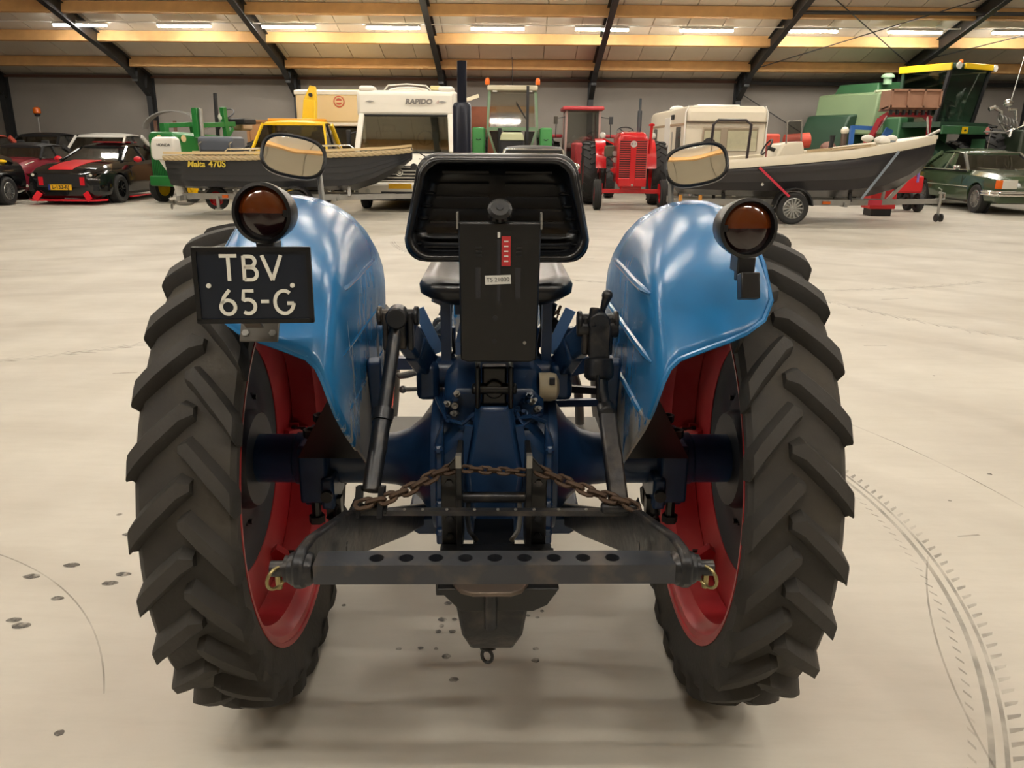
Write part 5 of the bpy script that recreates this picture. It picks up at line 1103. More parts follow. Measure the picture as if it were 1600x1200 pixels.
# rust-brown trailer side beyond the green tractor
T = thing('wooden_trailer', 'rust brown high-sided trailer partly hidden by the green cab tractor', 'trailer', (-1.45, 24.7, 0))
m = MB(); m.span(-.6, .9, 0, 3, .8, 2.55); m.build('body', mat('rust_brown', (122, 66, 40), .7, var=.2), T); MB().beam((-.65, -.05, 2.5), (.4, -.05, 2.85), .12, .1).build('headboard', mat('pale_sign', (196, 186, 160), .6), T)
for s in (-.5, .8):
    for y in (.6, 2.2): wheel(T, (s, y, .4), .4, .25, (math.copysign(1, s), 0, 0))
# ---- old green tractor with loader frame, nose to the left
T = thing('tractor', 'old green row-crop tractor with yellow badge and loader frame behind the outboard motor', 'tractor', (-8.72, 20.3, 0), -.34)
rings = []
for y, hw, z0, z1, c_ in ((0, .36, .55, 1.62, .06), (.05, .40, .5, 1.72, .08), (.5, .42, .9, 1.72, .1), (1.6, .40, 1.15, 1.66, .1), (2.2, .36, 1.15, 1.62, .1)): rings.append([V(-hw, y, z0), V(hw, y, z0), V(hw, y, z1-c_), V(hw-c_, y, z1), V(-hw+c_, y, z1), V(-hw, y, z1-c_)])
MB().loft(rings).build('bonnet', M_jd, T, 30, bevel=.03)
g = MB().box((0, -.02, 1.02), (.62, .04, .85)).build('grille', mat('deep_green', (22, 66, 34), .5), T)
for k in range(12): MB().box((-.28+.05*k, -.045, 1.02), (.018, .02, .84)).build('grille_bar', M_jd, g)
MB().lathe([(.085, 0), (.085, .012)], (.425, .32, 1.56), (1, 0, 0), 18).build('badge', M_cream, T)
MB().lathe([(.085, 0), (.085, .012)], (0, -.03, 1.56), (0, -1, 0), 18).build('badge', M_cream, T)
m = MB(); m.span(-.34, .34, .1, 2.8, .5, 1.0); m.build('engine_block', M_jd, T, bevel=.04); MB().box((.15, .0, .55), (.8, .5, .25)).build('front_weight', M_jd, T, bevel=.03)
for s in (-1, 1):
    lf = MB(); lf.beam((s*.52, .75, 1.88), (s*.52, 2.2, 1.95), .08, .12); lf.beam((s*.52, .75, 1.6), (s*.52, .75, 2.30 if s > 0 else 1.94), .16, .16, (0, 1, 0)); lf.beam((s*.52, 1.9, 1.0), (s*.52, 1.78, 2.36 if s > 0 else 1.98), .12, .14, (0, 1, 0)); lf.beam((s*.52, 1.2, 1.0), (s*.52, 2.1, 1.85), .08, .1, (0, 1, 0)); lf.build('loader_frame', M_jd, T, bevel=.01)
    MB().cyl((s*.66, .74, 1.6), (s*.66, .76, 2.28 if s > 0 else 1.9), .05, 10).build('hydraulic_ram', M_galv if s > 0 else M_blkp, T)
    tractor_tyre(T, (s*.74, 2.9, .78), .78, .32, (s, 0, 0), M_yel); tractor_tyre(T, (s*.45, .35, .36), .36, .2, (s, 0, 0), M_yel, ribbed=True)
    m = MB(); m.lathe([(.09, 0), (.10, -.02), (.06, -.12)], (s*.45, 1.75, 2.12), (0, -1, 0), 16); h = m.build('headlamp', M_galv, T); MB().sphere((s*.45, 1.745, 2.12), (.085, .02, .085), 12, 6).build('lamp_lens', M_lamp, h)
MB().cyl((.10, 2.0, 1.6), (.14, 2.0, 2.72), .05, 12).build('exhaust', M_blkp, T); MB().torus((0, 2.55, 2.22), .22, .018, (0, -.6, .8), 22, 6).build('steering_wheel', M_blkp, T); MB().tube([(0, 2.5, 2.2), (0, 2.1, 1.7)], .025, 6).build('steering_column', M_blkp, T)
MB().box((0, 3.1, 1.95), (.5, .5, .3)).build('seat', mat('tan_seat', (176, 150, 118), .7), T, bevel=.06); MB().span(.1, .7, 2.4, 2.9, 1.95, 2.1).build('dash_box', M_blkp, T, bevel=.03)
# pale curved mudguard standing behind it
T = thing('curved_mudguard', 'pale arched steel guard standing behind the green tractor', 'implement', (-10.45, 25.3, 0))
m = MB(); rings = []
for k in range(13):
    a = math.radians(10+160*k/12); rings.append([V(-.95*math.cos(a), dy, 1.75+.62*math.sin(a)+e) for dy, e in ((0, 0), (.4, 0), (.4, .03), (0, .03))])
m.loft(rings); m.build('arched_guard', M_galv, T)
for x in (-.6, 0, .6): MB().beam((x, .2, 0), (x, .2, 2.1), .08, .08, (0, 1, 0)).build('stand', mat('rusty_post', (96, 66, 50), .7), T)
# ================================================================== boats on trailers
def boat(name, label, loc, rot, L, secs, hullm, deckm, strakes=3):
    """secs: (x along, half beam, z keel, z chine, z sheer); clinker strakes on both sides; bow at +x"""
    T = thing(name, label, 'boat', loc, rot)
    NS = strakes*2+2; rings = []
    for x, hb, zk, zc, zs in secs:
        half = [(0, zk)]; hc = hb*.72 if hb > .05 else hb*.6
        half += [(hc, zc)]
        for k in range(strakes):
            t0, t1 = k/strakes, (k+1)/strakes
            for t, out in ((t0, .020 if hb > .1 else .004), (t1, 0.)):
                z = zc+(zs-zc)*t; half.append((hc+(hb-hc)*(t**.7)+out, z))
        rings.append([V(x, y, z) for y, z in half]+[V(x, -y, z) for y, z in half[:0:-1]])
    # hull as an open shell: outer skin, then inner skin back down
    m = MB(); n = len(rings[0]); k = n//2
    outer = [[r[(k+1+i) % n] for i in range(n)] for r in rings]      # from port sheer round the keel to starboard sheer
    m.loft(outer, ringclosed=False)
    m.add(outer[0], [tuple(range(n))])
    h = m.build('hull', hullm, T, 20); s_ = h.modifiers.new('thick', 'SOLIDIFY'); s_.thickness = .03; s_.offset = 0
    return T, rings
# ---- dinghy with rope fender
secs = [(0, .78, .56, .64, 1.22), (.5, .84, .54, .62, 1.22), (1.6, .88, .53, .61, 1.23), (2.8, .85, .53, .62, 1.27), (3.7, .68, .54, .66, 1.31), (4.15, .52, .68, .80, 1.33), (4.6, .32, .93, 1.02, 1.36), (4.93, .06, 1.18, 1.22, 1.40)]
T, rg_ = boat('dinghy', 'charcoal open dinghy with rope fender and yellow lettering, on a trailer', (-7.10, 17.40, .0), .0, 5.1, secs, M_hull, M_deck, 5)
def sheer(secs, s, dz=0., out=0.): return [V(x, s*(hb+out), zs+dz) for x, hb, zk, zc, zs in secs]
for s in (-1, 1):
    m = MB(); pts = sheer(secs, s, .045, -.02); rr_ = []
    for p in pts: rr_.append([p+V(0, -.07, -.02), p+V(0, .05, -.02), p+V(0, .05, .03), p+V(0, -.07, .03)])
    m.loft(rr_); m.build('gunwale', M_cream, T)
    # twisted rope fender below the gunwale
    base = sheer(secs, s, -.045, .045); fine = []
    for a, b in zip(base, base[1:]):
        n_ = max(2, int((b-a).length/.03)); fine += [a+(b-a)*i/n_ for i in range(n_)]
    fine.append(base[-1])
    for j in range(3):
        st_ = [p+V(0, math.cos(i*.55+2*PI*j/3)*.026, math.sin(i*.55+2*PI*j/3)*.026) for i, p in enumerate(fine)]
        MB().tube(st_, .030, 6).build('rope_strand', M_rope, T)
m = MB(); m.tube([V(0, y, 1.17) for y in (-.78, -.4, 0, .4, .78)], .045, 8); m.build('stern_rope', M_rope, T)
fd = MB(); fl_ = []
for x, hb, zk, zc, zs in secs: fl_.append([V(x, -hb*.9, zs-.32), V(x, hb*.9, zs-.32)])
fd.loft(fl_, ringclosed=False); fd.build('inner_floor', M_deck, T)
rings = []
for x, hb, zs in ((3.5, .70, 1.31), (3.8, .60, 1.36), (4.1, .50, 1.39), (4.5, .32, 1.40), (4.85, .1, 1.42)): rings.append([V(x, -hb, zs), V(x, hb, zs), V(x, hb, zs+.02), V(x, -hb, zs+.02)])
MB().loft(rings).build('fore_deck', M_cream, T)
M_gold = mat('gold_letters', (226, 200, 74), .4)
lettering('Malta', .165, M_gold, T, frame((.66, -.868, 1.055), (1, -.03, .01), (0, -.09, 1)), depth=.004, shear=.22, bold=.004)
lettering('470S', .180, M_gold, T, frame((1.09, -.886, 1.06), (1, -.03, .01), (0, -.09, 1)), depth=.004, shear=.12, bold=.004)
m = MB(); rr_ = []
for k in range(9): a = PI*k/8; rr_.append([V(.80, -.2-.12*math.cos(a)*0+y, 0) for y in ()] or [V(.62+x, -.35, 1.58) for x in ()])
sb_ = MB().loft([[V(.55, y, z) for y, z in ((-.40, 1.30), (-.40, 1.54), (-.34, 1.60), (.34, 1.60), (.40, 1.54), (.40, 1.30))], [V(1.28, y, z) for y, z in ((-.40, 1.30), (-.40, 1.54), (-.34, 1.60), (.34, 1.60), (.40, 1.54), (.40, 1.30))]]).build('helm_seat', mat('slate_vinyl', (82, 88, 98), .5), T, bevel=.06)
for x in (.62, 1.25): MB().tube([(x, -.42, 1.2), (x-.03, -.43, 1.45), (x+.02, -.42, 1.5)], .02, 6).build('seat_rail', M_cr, T)
MB().loft([[(2.05, -.35, 1.2), (2.5, -.35, 1.2), (2.5, .35, 1.2), (2.05, .35, 1.2)], [(2.12, -.35, 1.62), (2.40, -.35, 1.62), (2.40, .35, 1.62), (2.12, .35, 1.62)]]).build('console', mat('tan_console', (206, 172, 130), .5), T, bevel=.03)
MB().torus((2.0, 0, 1.52), .14, .02, (-.8, 0, .6), 20, 6).build('steering_wheel', M_cr, T)
for s in (-1, 1): MB().tube([(1.2, s*.78, 1.27), (1.3, s*.78, 1.36), (2.4, s*.77, 1.37), (2.6, s*.76, 1.29)], .018, 6).build('grab_rail', M_cr, T); MB().tube([(2.7, s*.74, 1.31), (2.8, s*.74, 1.42), (3.5, s*.62, 1.45), (3.6, s*.62, 1.35)], .018, 6).build('grab_rail', M_cr, T)
# ---- outboard motor on its stern
T = thing('outboard_motor', 'white outboard motor clamped to the stern of the charcoal dinghy', 'outboard motor', (-7.16, 17.20, 0))
m = MB(); m.loft([[V(x, y, z) for x, y in ((-.34, -.17), (.10, -.17), (.16, 0), (.10, .17), (-.34, .17), (-.40, 0))] for z in (1.12,)]+[[V(x*sx_+dx, y*sx_, z) for x, y in ((-.34, -.17), (.10, -.17), (.16, 0), (.10, .17), (-.34, .17), (-.40, 0))] for z, sx_, dx in ((1.2, 1.1, 0), (1.42, 1.08, 0), (1.55, .98, .0), (1.585, .7, -.03))]); cw = m.build('cowling', M_wht, T, bevel=.03)
lettering('HONDA', .075, M_ink, cw, frame((-.10, -.192, 1.42), (1, 0, 0), (0, 0, 1)), depth=.003)
m = MB(); m.loft([[V(x, y, 1.14) for x, y in ((-.28, -.12), (.06, -.12), (.06, .12), (-.28, .12))], [V(x, y, .85) for x, y in ((-.12, -.08), (.08, -.08), (.08, .08), (-.12, .08))], [V(x, y, .45) for x, y in ((.0, -.07), (.18, -.07), (.18, .07), (.0, .07))], [V(x, y, .24) for x, y in ((.0, -.05), (.22, -.05), (.22, .05), (.0, .05))]]); m.build('leg', M_wht, T, bevel=.02)
m = MB(); m.sphere((.12, 0, .24), (.22, .06, .06), 14, 8); m.build('gear_case', M_galv, T)
for k in range(3): a = 2*PI*k/3; MB().sphere((-.13, .09*math.cos(a), .24+.09*math.sin(a)), (.015, .06, .06), 8, 6).build('propeller_blade', M_galv, T)
MB().prism([(-.15, .34), (.25, .42), (.25, .38), (-.1, .30)], (0, -.14, 0), (1, 0, 0), (0, 0, 1), (0, .28, 0)).build('cavitation_plate', M_wht, T)
MB().beam((.06, -.1, .95), (.20, -.1, 1.1), .1, .1).build('clamp_bracket', M_galv, T)
def trailer(name, label, loc, x0, x1, wx, hw, rimm, fend=True, jock=True, r=.31):
    T = thing(name, label, 'trailer', loc)
    for s in (-1, 1):
        m = MB(); m.beam((x0, s*.42, .40), (x1-1.6, s*.42, .40), .06, .12); m.beam((x1-1.62, s*.42, .40), (x1-.5, s*.03, .40), .06, .11); m.build('side_rail', M_galv, T)
        wheel(T, (wx, s*hw, r), r, .20, (0, s, 0), rimm, 14, .66)
        if fend:
            rings = []
            for k in range(11):
                a = math.radians(5+170*k/10); c_, s2 = math.cos(a), math.sin(a); q = r*1.22
                rings.append([V(wx-q*c_, s*(hw-.13), r+.02+q*s2), V(wx-q*c_, s*(hw+.13), r+.02+q*s2), V(wx-(q-.03)*c_, s*(hw+.13), r+.02+(q-.03)*s2), V(wx-(q-.03)*c_, s*(hw-.13), r+.02+(q-.03)*s2)])
            MB().loft(rings).build('mudguard', M_blkp, T)
    m = MB(); m.beam((x1-.55, 0, .40), (x1+.45, 0, .42), .08, .10); m.build('drawbar', M_galv, T)
    for x in (x0+.05, wx, x1-1.7): MB().beam((x, -.5, .36), (x, .5, .36), .07, .08).build('cross_member', M_galv, T)
    MB().beam((wx, -hw, r), (wx, hw, r), .05, .05).build('axle', M_galv, T)
    return T
T = trailer('boat_trailer', 'galvanised trailer under the charcoal dinghy', (-7.05, 17.40, 0), .1, 5.0, 2.55, .72, M_blkp, r=.28)
MB().box((.1, 0, .36), (.08, 1.4, .10)).build('light_board', M_galv, T)
for x in (.85, 1.55): MB().beam((x, -.5, .40), (x, -.5, .16), .06, .05).build('prop_leg', M_galv, T); MB().box((x, -.5, .14), (.12, .1, .03)).build('prop_foot', M_galv, T)
MB().box((1.0, -.47, .40), (.12, .03, .06)).build('side_reflector', M_orl, T); wheel(T, (.75, -.25, .34), .24, .14, (0, -1, 0), M_vred, 6)
for x in (1.2, 3.6):
    for s in (-1, 1): MB().beam((x, s*.42, .42), (x, s*.36, .70), .06, .06).build('keel_support', M_galv, T)
m = MB(); m.beam((5.0, 0, .42), (5.30, 0, 1.10), .07, .07, (0, 1, 0)); m.beam((5.25, 0, .98), (4.95, 0, 1.0), .06, .06); m.build('winch_post', M_galv, T)
MB().cyl((5.22, -.08, 1.10), (5.22, .08, 1.10), .09, 14).build('winch', M_galv, T); MB().tube([(5.3, -.1, 1.1), (5.2, -.14, 1.22), (5.0, -.14, 1.34)], .012, 6).build('winch_handle', M_blkp, T); MB().cyl((4.92, -.06, 1.02), (4.92, .06, 1.02), .07, 12).build('bow_roller', M_blkp, T)
# ---- open speedboat on the right
secs2 = [(0, .88, .55, .68, 1.08), (.8, .95, .52, .66, 1.12), (2.0, 1.0, .50, .66, 1.22), (3.2, .98, .50, .68, 1.33), (4.0, .80, .53, .76, 1.45), (4.6, .50, .70, .98, 1.54), (5.0, .22, 1.02, 1.22, 1.60), (5.20, .05, 1.32, 1.42, 1.63)]
T, rg_ = boat('speedboat', 'cream and dark blue open speedboat on a trailer in front of the caravan', (3.45, 16.98, .0), 0., 5.5, secs2, mat('midnight_hull', (46, 44, 46), .35, coat=.1, var=.08), M_deck, 3)
for s in (-1, 1):
    m = MB(); rr_ = []
    for x, hb, zk, zc, zs in secs2: rr_.append([V(x, s*(hb+.035), zs-.05), V(x, s*(hb-.22 if hb > .25 else 0.), zs+.05), V(x, s*(hb-.22 if hb > .25 else 0.), zs+.11), V(x, s*(hb-.03), zs+.12), V(x, s*(hb+.035), zs+.02)])
    m.loft(rr_); m.build('gunwale', M_deck, T)
fd = MB(); fl_ = []
for x, hb, zk, zc, zs in secs2: fl_.append([V(x, -hb*.86, zs-.30), V(x, hb*.86, zs-.30)])
fd.loft(fl_, ringclosed=False); fd.build('inner_floor', M_deck, T)
rings = []
for x, hb, zs in ((3.8, .74, 1.49), (4.2, .60, 1.55), (4.6, .40, 1.61), (5.0, .16, 1.67), (5.24, .06, 1.69)): rings.append([V(x, -hb, zs-.02), V(x, hb, zs-.02), V(x, hb*.8, zs+.05), V(x, -hb*.8, zs+.05)])
MB().loft(rings).build('fore_deck', M_deck, T)
MB().loft([[(1.75, -.5, 1.15), (2.45, -.5, 1.15), (2.45, .4, 1.15), (1.75, .4, 1.15)], [(1.95, -.45, 1.55), (2.35, -.45, 1.60), (2.35, .35, 1.60), (1.95, .35, 1.55)]]).build('console', M_deck, T, bevel=.04)
MB().torus((1.72, -.15, 1.48), .17, .018, (-.85, 0, .5), 22, 6).build('steering_wheel', M_blkp, T); MB().cyl((1.72, -.15, 1.48), (1.95, -.15, 1.4), .04, 8).build('steering_hub', M_blkp, T)
pane(T, [(2.05, -.42, 1.58), (2.30, -.42, 1.60), (2.28, -.42, 1.98), (2.02, -.42, 1.98)], M_glass, 'windscreen'); MB().tube([(2.02, -.42, 1.55), (2.0, -.42, 1.98), (2.28, -.42, 2.0), (2.32, -.42, 1.6)], .018, 6).build('screen_frame', M_cr, T)
MB().tube([(.42, -.75, 1.15), (.46, -.72, 1.9), (.55, -.70, 1.98), (1.10, -.70, 1.98), (1.20, -.72, 1.9), (1.16, -.75, 1.18)], .028, 8).build('ski_arch', mat('arch_black', (42, 32, 34), .3), T)
MB().tube([(1.55, -.7, 1.2), (1.55, -.7, 1.5)], .015, 6).build('flag_staff', mat('red_brown', (120, 50, 46), .5), T)
m = MB(); m.tube([(2.4, -.6, 1.40), (3.2, -.55, 1.46), (4.1, -.45, 1.56)], .014, 6); m.tube([(2.5, -.3, 1.42), (4.2, -.2, 1.58)], .016, 6); m.build('oar_bundle', mat('pale_wood', (190, 166, 128), .6), T)
rg = random.Random(5)
for k in range(6): MB().sphere((3.75+rg.uniform(-.1, .45), -.35+rg.uniform(-.1, .1), 1.60+rg.uniform(0, .07)), (.13, .10, .07), 10, 7).build('folded_cover', M_wht, T)
MB().sphere((4.15, -.3, 1.60), (.12, .1, .08), 10, 7).build('fender_bag', mat('grey_blue', (120, 132, 138), .6), T)
MB().tube([(5.02, 0, 1.71), (5.28, 0, 1.84)], .03, 8).build('bow_light', M_galv, T); MB().sphere((5.06, -.14, 1.60), (.06, .02, .03), 8, 6).build('bow_eye', M_galv, T)
MB().lathe([(.03, 0), (.03, .01), (.015, .012)], (1.45, -.975, .78), (0, -1, 0), 12).build('hull_drain', M_cr, T)
MB().tube([(3.0, -.2, 1.45), (3.02, -.2, 1.62), (3.02, -.2, 1.72)], [.04, .05, .06], 8).build('mast_post', M_blkp, T)
for x, zt, zb_ in ((4.0, 1.42, .5),): MB().beam((x+.1, -.86, zt), (x-.45, -.72, zb_), .05, .008, (0, 1, 0)).build('tie_strap', mat('strap_grey', (130, 140, 150), .6), T)
MB().beam((1.35, -1.02, 1.1), (2.0, -1.0, .55), .045, .008, (0, 1, 0)).build('red_strap', mat('strap_red', (190, 40, 60), .6), T)
T = trailer('boat_trailer', 'galvanised trailer with jockey wheel under the cream speedboat', (3.3, 16.98, 0), .0, 5.2, 2.28, .84, M_silver, r=.315)
m = MB(); m.cyl((5.62, -.09, .60), (5.62, -.09, .10), .03, 10); m.build('jockey_post', M_galv, T)
for s in (-1, 1): MB().cyl((5.62+s*.05, -.10, .09), (5.62+s*.05+.035, -.10, .09), .085, 12).build('jockey_wheel', M_blkp, T)
MB().tube([(5.62, -.09, .6), (5.62, -.09, .66), (5.55, -.09, .70)], .012, 6).build('jockey_handle', M_galv, T); MB().tube([(5.5, 0, .45), (5.75, 0, .47), (5.74, 0, .58), (5.62, 0, .60)], .025, 8).build('coupling', M_galv, T)
m = MB(); m.beam((4.55, 0, .42), (5.05, 0, 1.05), .07, .07, (0, 1, 0)); m.beam((5.05, 0, 1.0), (4.65, 0, 1.18), .07, .08); m.beam((4.45, 0, .42), (4.5, 0, 1.15), .05, .06, (0, 1, 0)); m.build('winch_post', M_galv, T)
MB().cyl((5.02, -.09, 1.10), (5.02, .09, 1.10), .11, 14).build('winch', M_galv, T); MB().sphere((4.72, 0, 1.28), (.12, .06, .12), 10, 7).build('winch_strap', mat('strap_yellow', (176, 150, 60), .6), T)
MB().box((3.1, -.48, .40), (.16, .02, .06)).build('side_reflector', M_orl, T); MB().box((4.15, -.28, .40), (.34, .03, .11)).build('red_label', mat('label_red', (190, 40, 60), .5), T)
for x in (.45, .05): MB().box((x, -.75, .30), (.06, .06, .5)).build('light_bracket', mat('worn_yellow_red', (190, 130, 50), .6), T)
MB().beam((.0, -.75, .35), (.5, -.6, .35), .05, .05).build('light_arm', M_galv, T)
for x in (1.0, 3.6):
    for s in (-1, 1): MB().beam((x, s*.42, .42), (x, s*.36, .66), .06, .06).build('keel_support', M_blkp, T)
# ================================================================== caravan
T = thing('caravan', 'cream touring caravan with wide window behind the speedboat', 'caravan', (5.30, 20.75, 0), 0.)
prof = [(-1.02, .35), (-1.02, 2.30), (-.98, 2.40), (-.90, 2.45), (.90, 2.45), (.98, 2.40), (1.02, 2.30), (1.02, .35)]
bd = MB().prism(prof, (0, 0, 0), (1, 0, 0), (0, 0, 1), (0, 5.2, 0)).build('body', M_deck, T, bevel=.04)
fr_ = MB(); fr_.loft([[V(x, y, z) for x, z in ((-1.0, 2.08), (-1.0, 2.42), (1.0, 2.42), (1.0, 2.08))] for y in (.0,)]+[[V(x, -.10, z) for x, z in ((-.98, 2.06), (-.96, 2.30), (.96, 2.30), (.98, 2.06))]]); fr_.build('front_brow', M_deck, T, bevel=.04)
for s in (-1, 1): MB().tube([(s*1.02, -.01, .4), (s*1.02, -.01, 2.30), (s*.95, -.01, 2.44)], .022, 8).build('corner_bead', M_wht, T)
MB().tube([(-1.0, -.06, 2.06), (1.0, -.06, 2.06)], .014, 6).build('brow_bead', mat('bead_brown', (110, 96, 80), .6), T)
wf = MB(); wf.box((.12, -.02, 1.66), (1.40, .04, .58)); f_ = wf.build('window_frame', mat('frame_taupe', (150, 136, 116), .5), T, bevel=.02)
for x, wd in ((-.33, .42), (.42, .76)):
    MB().box((x, -.045, 1.66), (wd, .012, .50)).build('pane', glass_mat('van_glass', (236, 234, 222), .10, 1.), f_); MB().box((x, -.041, 1.62), (wd*.96, .004, .48)).build('curtain', mat('curtain_cream', (206, 202, 178), .8, var=.12, vscale=14), f_)
MB().sphere((-.40, -.05, 1.55), (.16, .02, .14), 10, 6).build('tinted_decal', M_int, f_)
# left flank with door, bands and lockers
MB().box((-1.025, 2.6, 2.02), (.02, 5.0, .05)).build('side_band', mat('band_tan', (170, 146, 116), .5), T)
d_ = MB().box((-1.03, 2.3, 1.35), (.03, .75, 1.75)).build('door', M_wht, T, bevel=.02); MB().box((-1.05, 2.05, 1.4), (.03, .04, .2)).build('door_handle', M_blkp, d_)
for y in (.75, 4.2): w_ = MB().box((-1.03, y, 1.65), (.03, .55 if y < 1 else .5, .62)).build('side_window', M_dglass, T, bevel=.02); 
MB().box((-1.035, 1.6, 2.22), (.03, .3, .12)).build('vent', M_int, T)
for y in (1.0, 1.6): MB().box((-1.03, y, 1.2), (.02, .1, 1.3)).build('side_panel', mat('panel_grey', (170, 166, 156), .5), T)
rings = []
for x, s2 in ((-.55, 1.0), (-.5, 1.), (.5, 1.), (.55, 1.)): rings.append([V(x, 1.2+y, z) for y, z in ((-.4, 2.45), (-.3, 2.52), (.3, 2.52), (.4, 2.45))])
MB().loft(rings).build('roof_hatch', M_wht, T, bevel=.02); MB().sphere((-.75, 2.5, 2.46), (.22, .22, .10), 14, 6).build('roof_vent', M_wht, T)
for s in (-1, 1): wheel(T, (s*.92, 2.8, .32), .32, .18, (s, 0, 0))
MB().beam((0, -1.0, .42), (0, .3, .42), .1, .1).build('tow_bar', M_galv, T)
# ================================================================== combine harvester
M_cg = mat('combine_green', (52, 96, 62), .45, var=.14, vscale=2); M_cg2 = mat('combine_pale_green', (118, 138, 102), .5, var=.08, vscale=2); M_cdk = mat('combine_dark', (34, 62, 44), .5, var=.1)
T = thing('combine_harvester', 'large green combine harvester with yellow cab roof behind the saloon', 'combine harvester', (12.72, 23.87, 0), .5)
b = MB(); b.span(-1.2, 1.1, .95, 3.9, 1.05, 2.35); b.build('body', M_cg, T, bevel=.05)
b = MB(); b.prism([(-2.3, 1.0), (-1.2, 1.0), (-1.2, 2.3), (-1.55, 2.45), (-1.95, 2.4), (-2.1, 2.1)], (0, 2.1, 0), (1, 0, 0), (0, 0, 1), (0, 1.6, 0)); b.build('side_hood', M_cdk, T, bevel=.05)
b = MB(); b.prism([(-1.72, 1.85), (.1, 1.85), (-.05, 3.1), (-.35, 3.16), (-1.55, 3.02)], (0, 1.5, 0), (1, 0, 0), (0, 0, 1), (0, 2.2, 0)); b.build('grain_tank', M_cg2, T, bevel=.05)
MB().box((-.85, 1.58, 1.88), (1.7, .04, .10)).build('tank_band', mat('band_cream', (196, 176, 120), .5), T)
MB().tube([(-1.6, 1.62, 3.05), (-.2, 1.62, 3.15)], .04, 8).build('tank_rail', mat('rail_pale', (176, 182, 150), .5), T)
MB().hexa([(-1.0, 2.0, 3.05), (.3, 2.0, 3.05), (.3, 3.6, 3.05), (-1.0, 3.6, 3.05), (-.9, 2.1, 3.35), (.2, 2.1, 3.42), (.2, 3.5, 3.42), (-.9, 3.5, 3.35)]).build('tank_extension', M_cg, T, bevel=.03)
m = MB(); m.cyl((-.75, 1.9, 3.3), (-.75, 1.9, 3.50), .12, 14); m.lathe([(.19, 0), (.19, .06), (.10, .12)], (-.75, 1.9, 3.48), (0, 0, 1), 16); m.build('air_cleaner', mat('mint', (150, 182, 148), .5), T)
# cab
for s, x in ((-1, -.86), (1, .86)):
    MB().beam((x, .10, 2.2), (x*1.02, -.15, 3.6), .09, .09, (0, 1, 0)).build('cab_post', M_blkp, T)
    MB().beam((x, 1.3, 2.2), (x, 1.3, 3.6), .09, .09, (0, 1, 0)).build('cab_post', M_cdk, T)
M_cgl = glass_mat('cab_green_glass', (140, 180, 160), .10, 1.)
pane(T, [(-.83, .10, 2.2), (.83, .10, 2.2), (.84, -.15, 3.56), (-.84, -.15, 3.56)], M_cgl, 'windscreen')
for x in (-.87, .87): pane(T, [(x, .15, 2.2), (x, 1.25, 2.2), (x, 1.25, 3.55), (x, -.1, 3.55)], M_cgl, 'side_window')
pane(T, [(-.83, 1.32, 2.2), (.83, 1.32, 2.2), (.83, 1.32, 3.55), (-.83, 1.32, 3.55)], M_cgl, 'rear_window')
MB().box((0, .55, 3.66), (1.80, 1.7, .14)).build('cab_roof', M_cdk, T, bevel=.04)
MB().box((.1, -.33, 3.665), (1.25, .06, .15)).build('roof_fascia', M_yel, T, bevel=.01); MB().hexa([(-.96, -.20, 3.55), (-.88, -.20, 3.57), (-.88, 1.4, 3.57), (-.96, 1.4, 3.55), (-.96, -.20, 3.72), (-.88, -.20, 3.74), (-.88, 1.4, 3.74), (-.96, 1.4, 3.72)]).build('roof_side_fascia', M_yel, T)
for x in (-.80, .84): MB().lathe([(.09, 0), (.10, -.03), (.06, -.10)], (x, -.36, 3.66), (0, -1, 0), 14).build('work_lamp', M_lamp, T)
m = MB(); m.lathe([(.09, 0), (.09, .03), (.06, .05), (.055, .18), (.02, .2)], (.35, .4, 3.73), (0, 0, 1), 14); m.build('beacon', M_orl, T)
MB().box((.1, .8, 2.55), (.6, .15, .8)).build('seat', M_int, T, bevel=.05); MB().torus((.1, .4, 2.75), .2, .016, (0, -.5, .86), 20, 6).build('steering_wheel', M_blkp, T); MB().cyl((.1, .4, 2.2), (.1, .4, 2.75), .06, 8).build('steering_column', M_blkp, T)
MB().box((0, .6, 2.12), (2.2, 1.7, .14)).build('platform', M_cdk, T)
fp = MB().box((0, -.28, 1.98), (2.1, .06, .22)).build('front_panel', M_cg, T, bevel=.01)
bg = MB().box((-.12, -.36, 1.98), (.26, .02, .18)).build('leaping_badge', M_yel, fp); MB().prism([(-.2, 1.96), (-.13, 2.0), (-.06, 1.99), (-.08, 1.95), (-.14, 1.94)], (0, -.372, 0), (1, 0, 0), (0, 0, 1), (0, .004, 0)).build('badge_mark', M_cdk, bg)
MB().lathe([(.10, 0), (.10, .015)], (.95, -.35, 1.98), (0, -1, 0), 18).build('speed_disc', mat('disc_pink', (214, 130, 124), .5), fp)
for s in (-1, 1): tractor_tyre(T, (s*1.35, .9, .85), .85, .55, (s, 0, 0), M_yel); tractor_tyre(T, (s*.9, 3.4, .5), .5, .35, (s, 0, 0), M_yel)
MB().hexa([(-.5, -.25, .7), (.5, -.25, .7), (.5, .9, 1.1), (-.5, .9, 1.1), (-.5, -.25, 1.2), (.5, -.25, 1.2), (.5, .9, 1.8), (-.5, .9, 1.8)]).build('feeder_house', M_cdk, T, bevel=.03)
MB().hexa([(1.0, -.3, 1.2), (1.9, -.3, 1.0), (1.9, .1, 1.0), (1.0, .1, 1.2), (1.0, -.3, 1.75), (1.9, -.3, 1.35), (1.9, .1, 1.35), (1.0, .1, 1.75)]).build('ladder_guard', M_cg, T)
MB().tube([(1.2, -.3, 1.95), (1.7, -.3, 1.9)], .03, 6).build('hand_rail', M_galv, T)
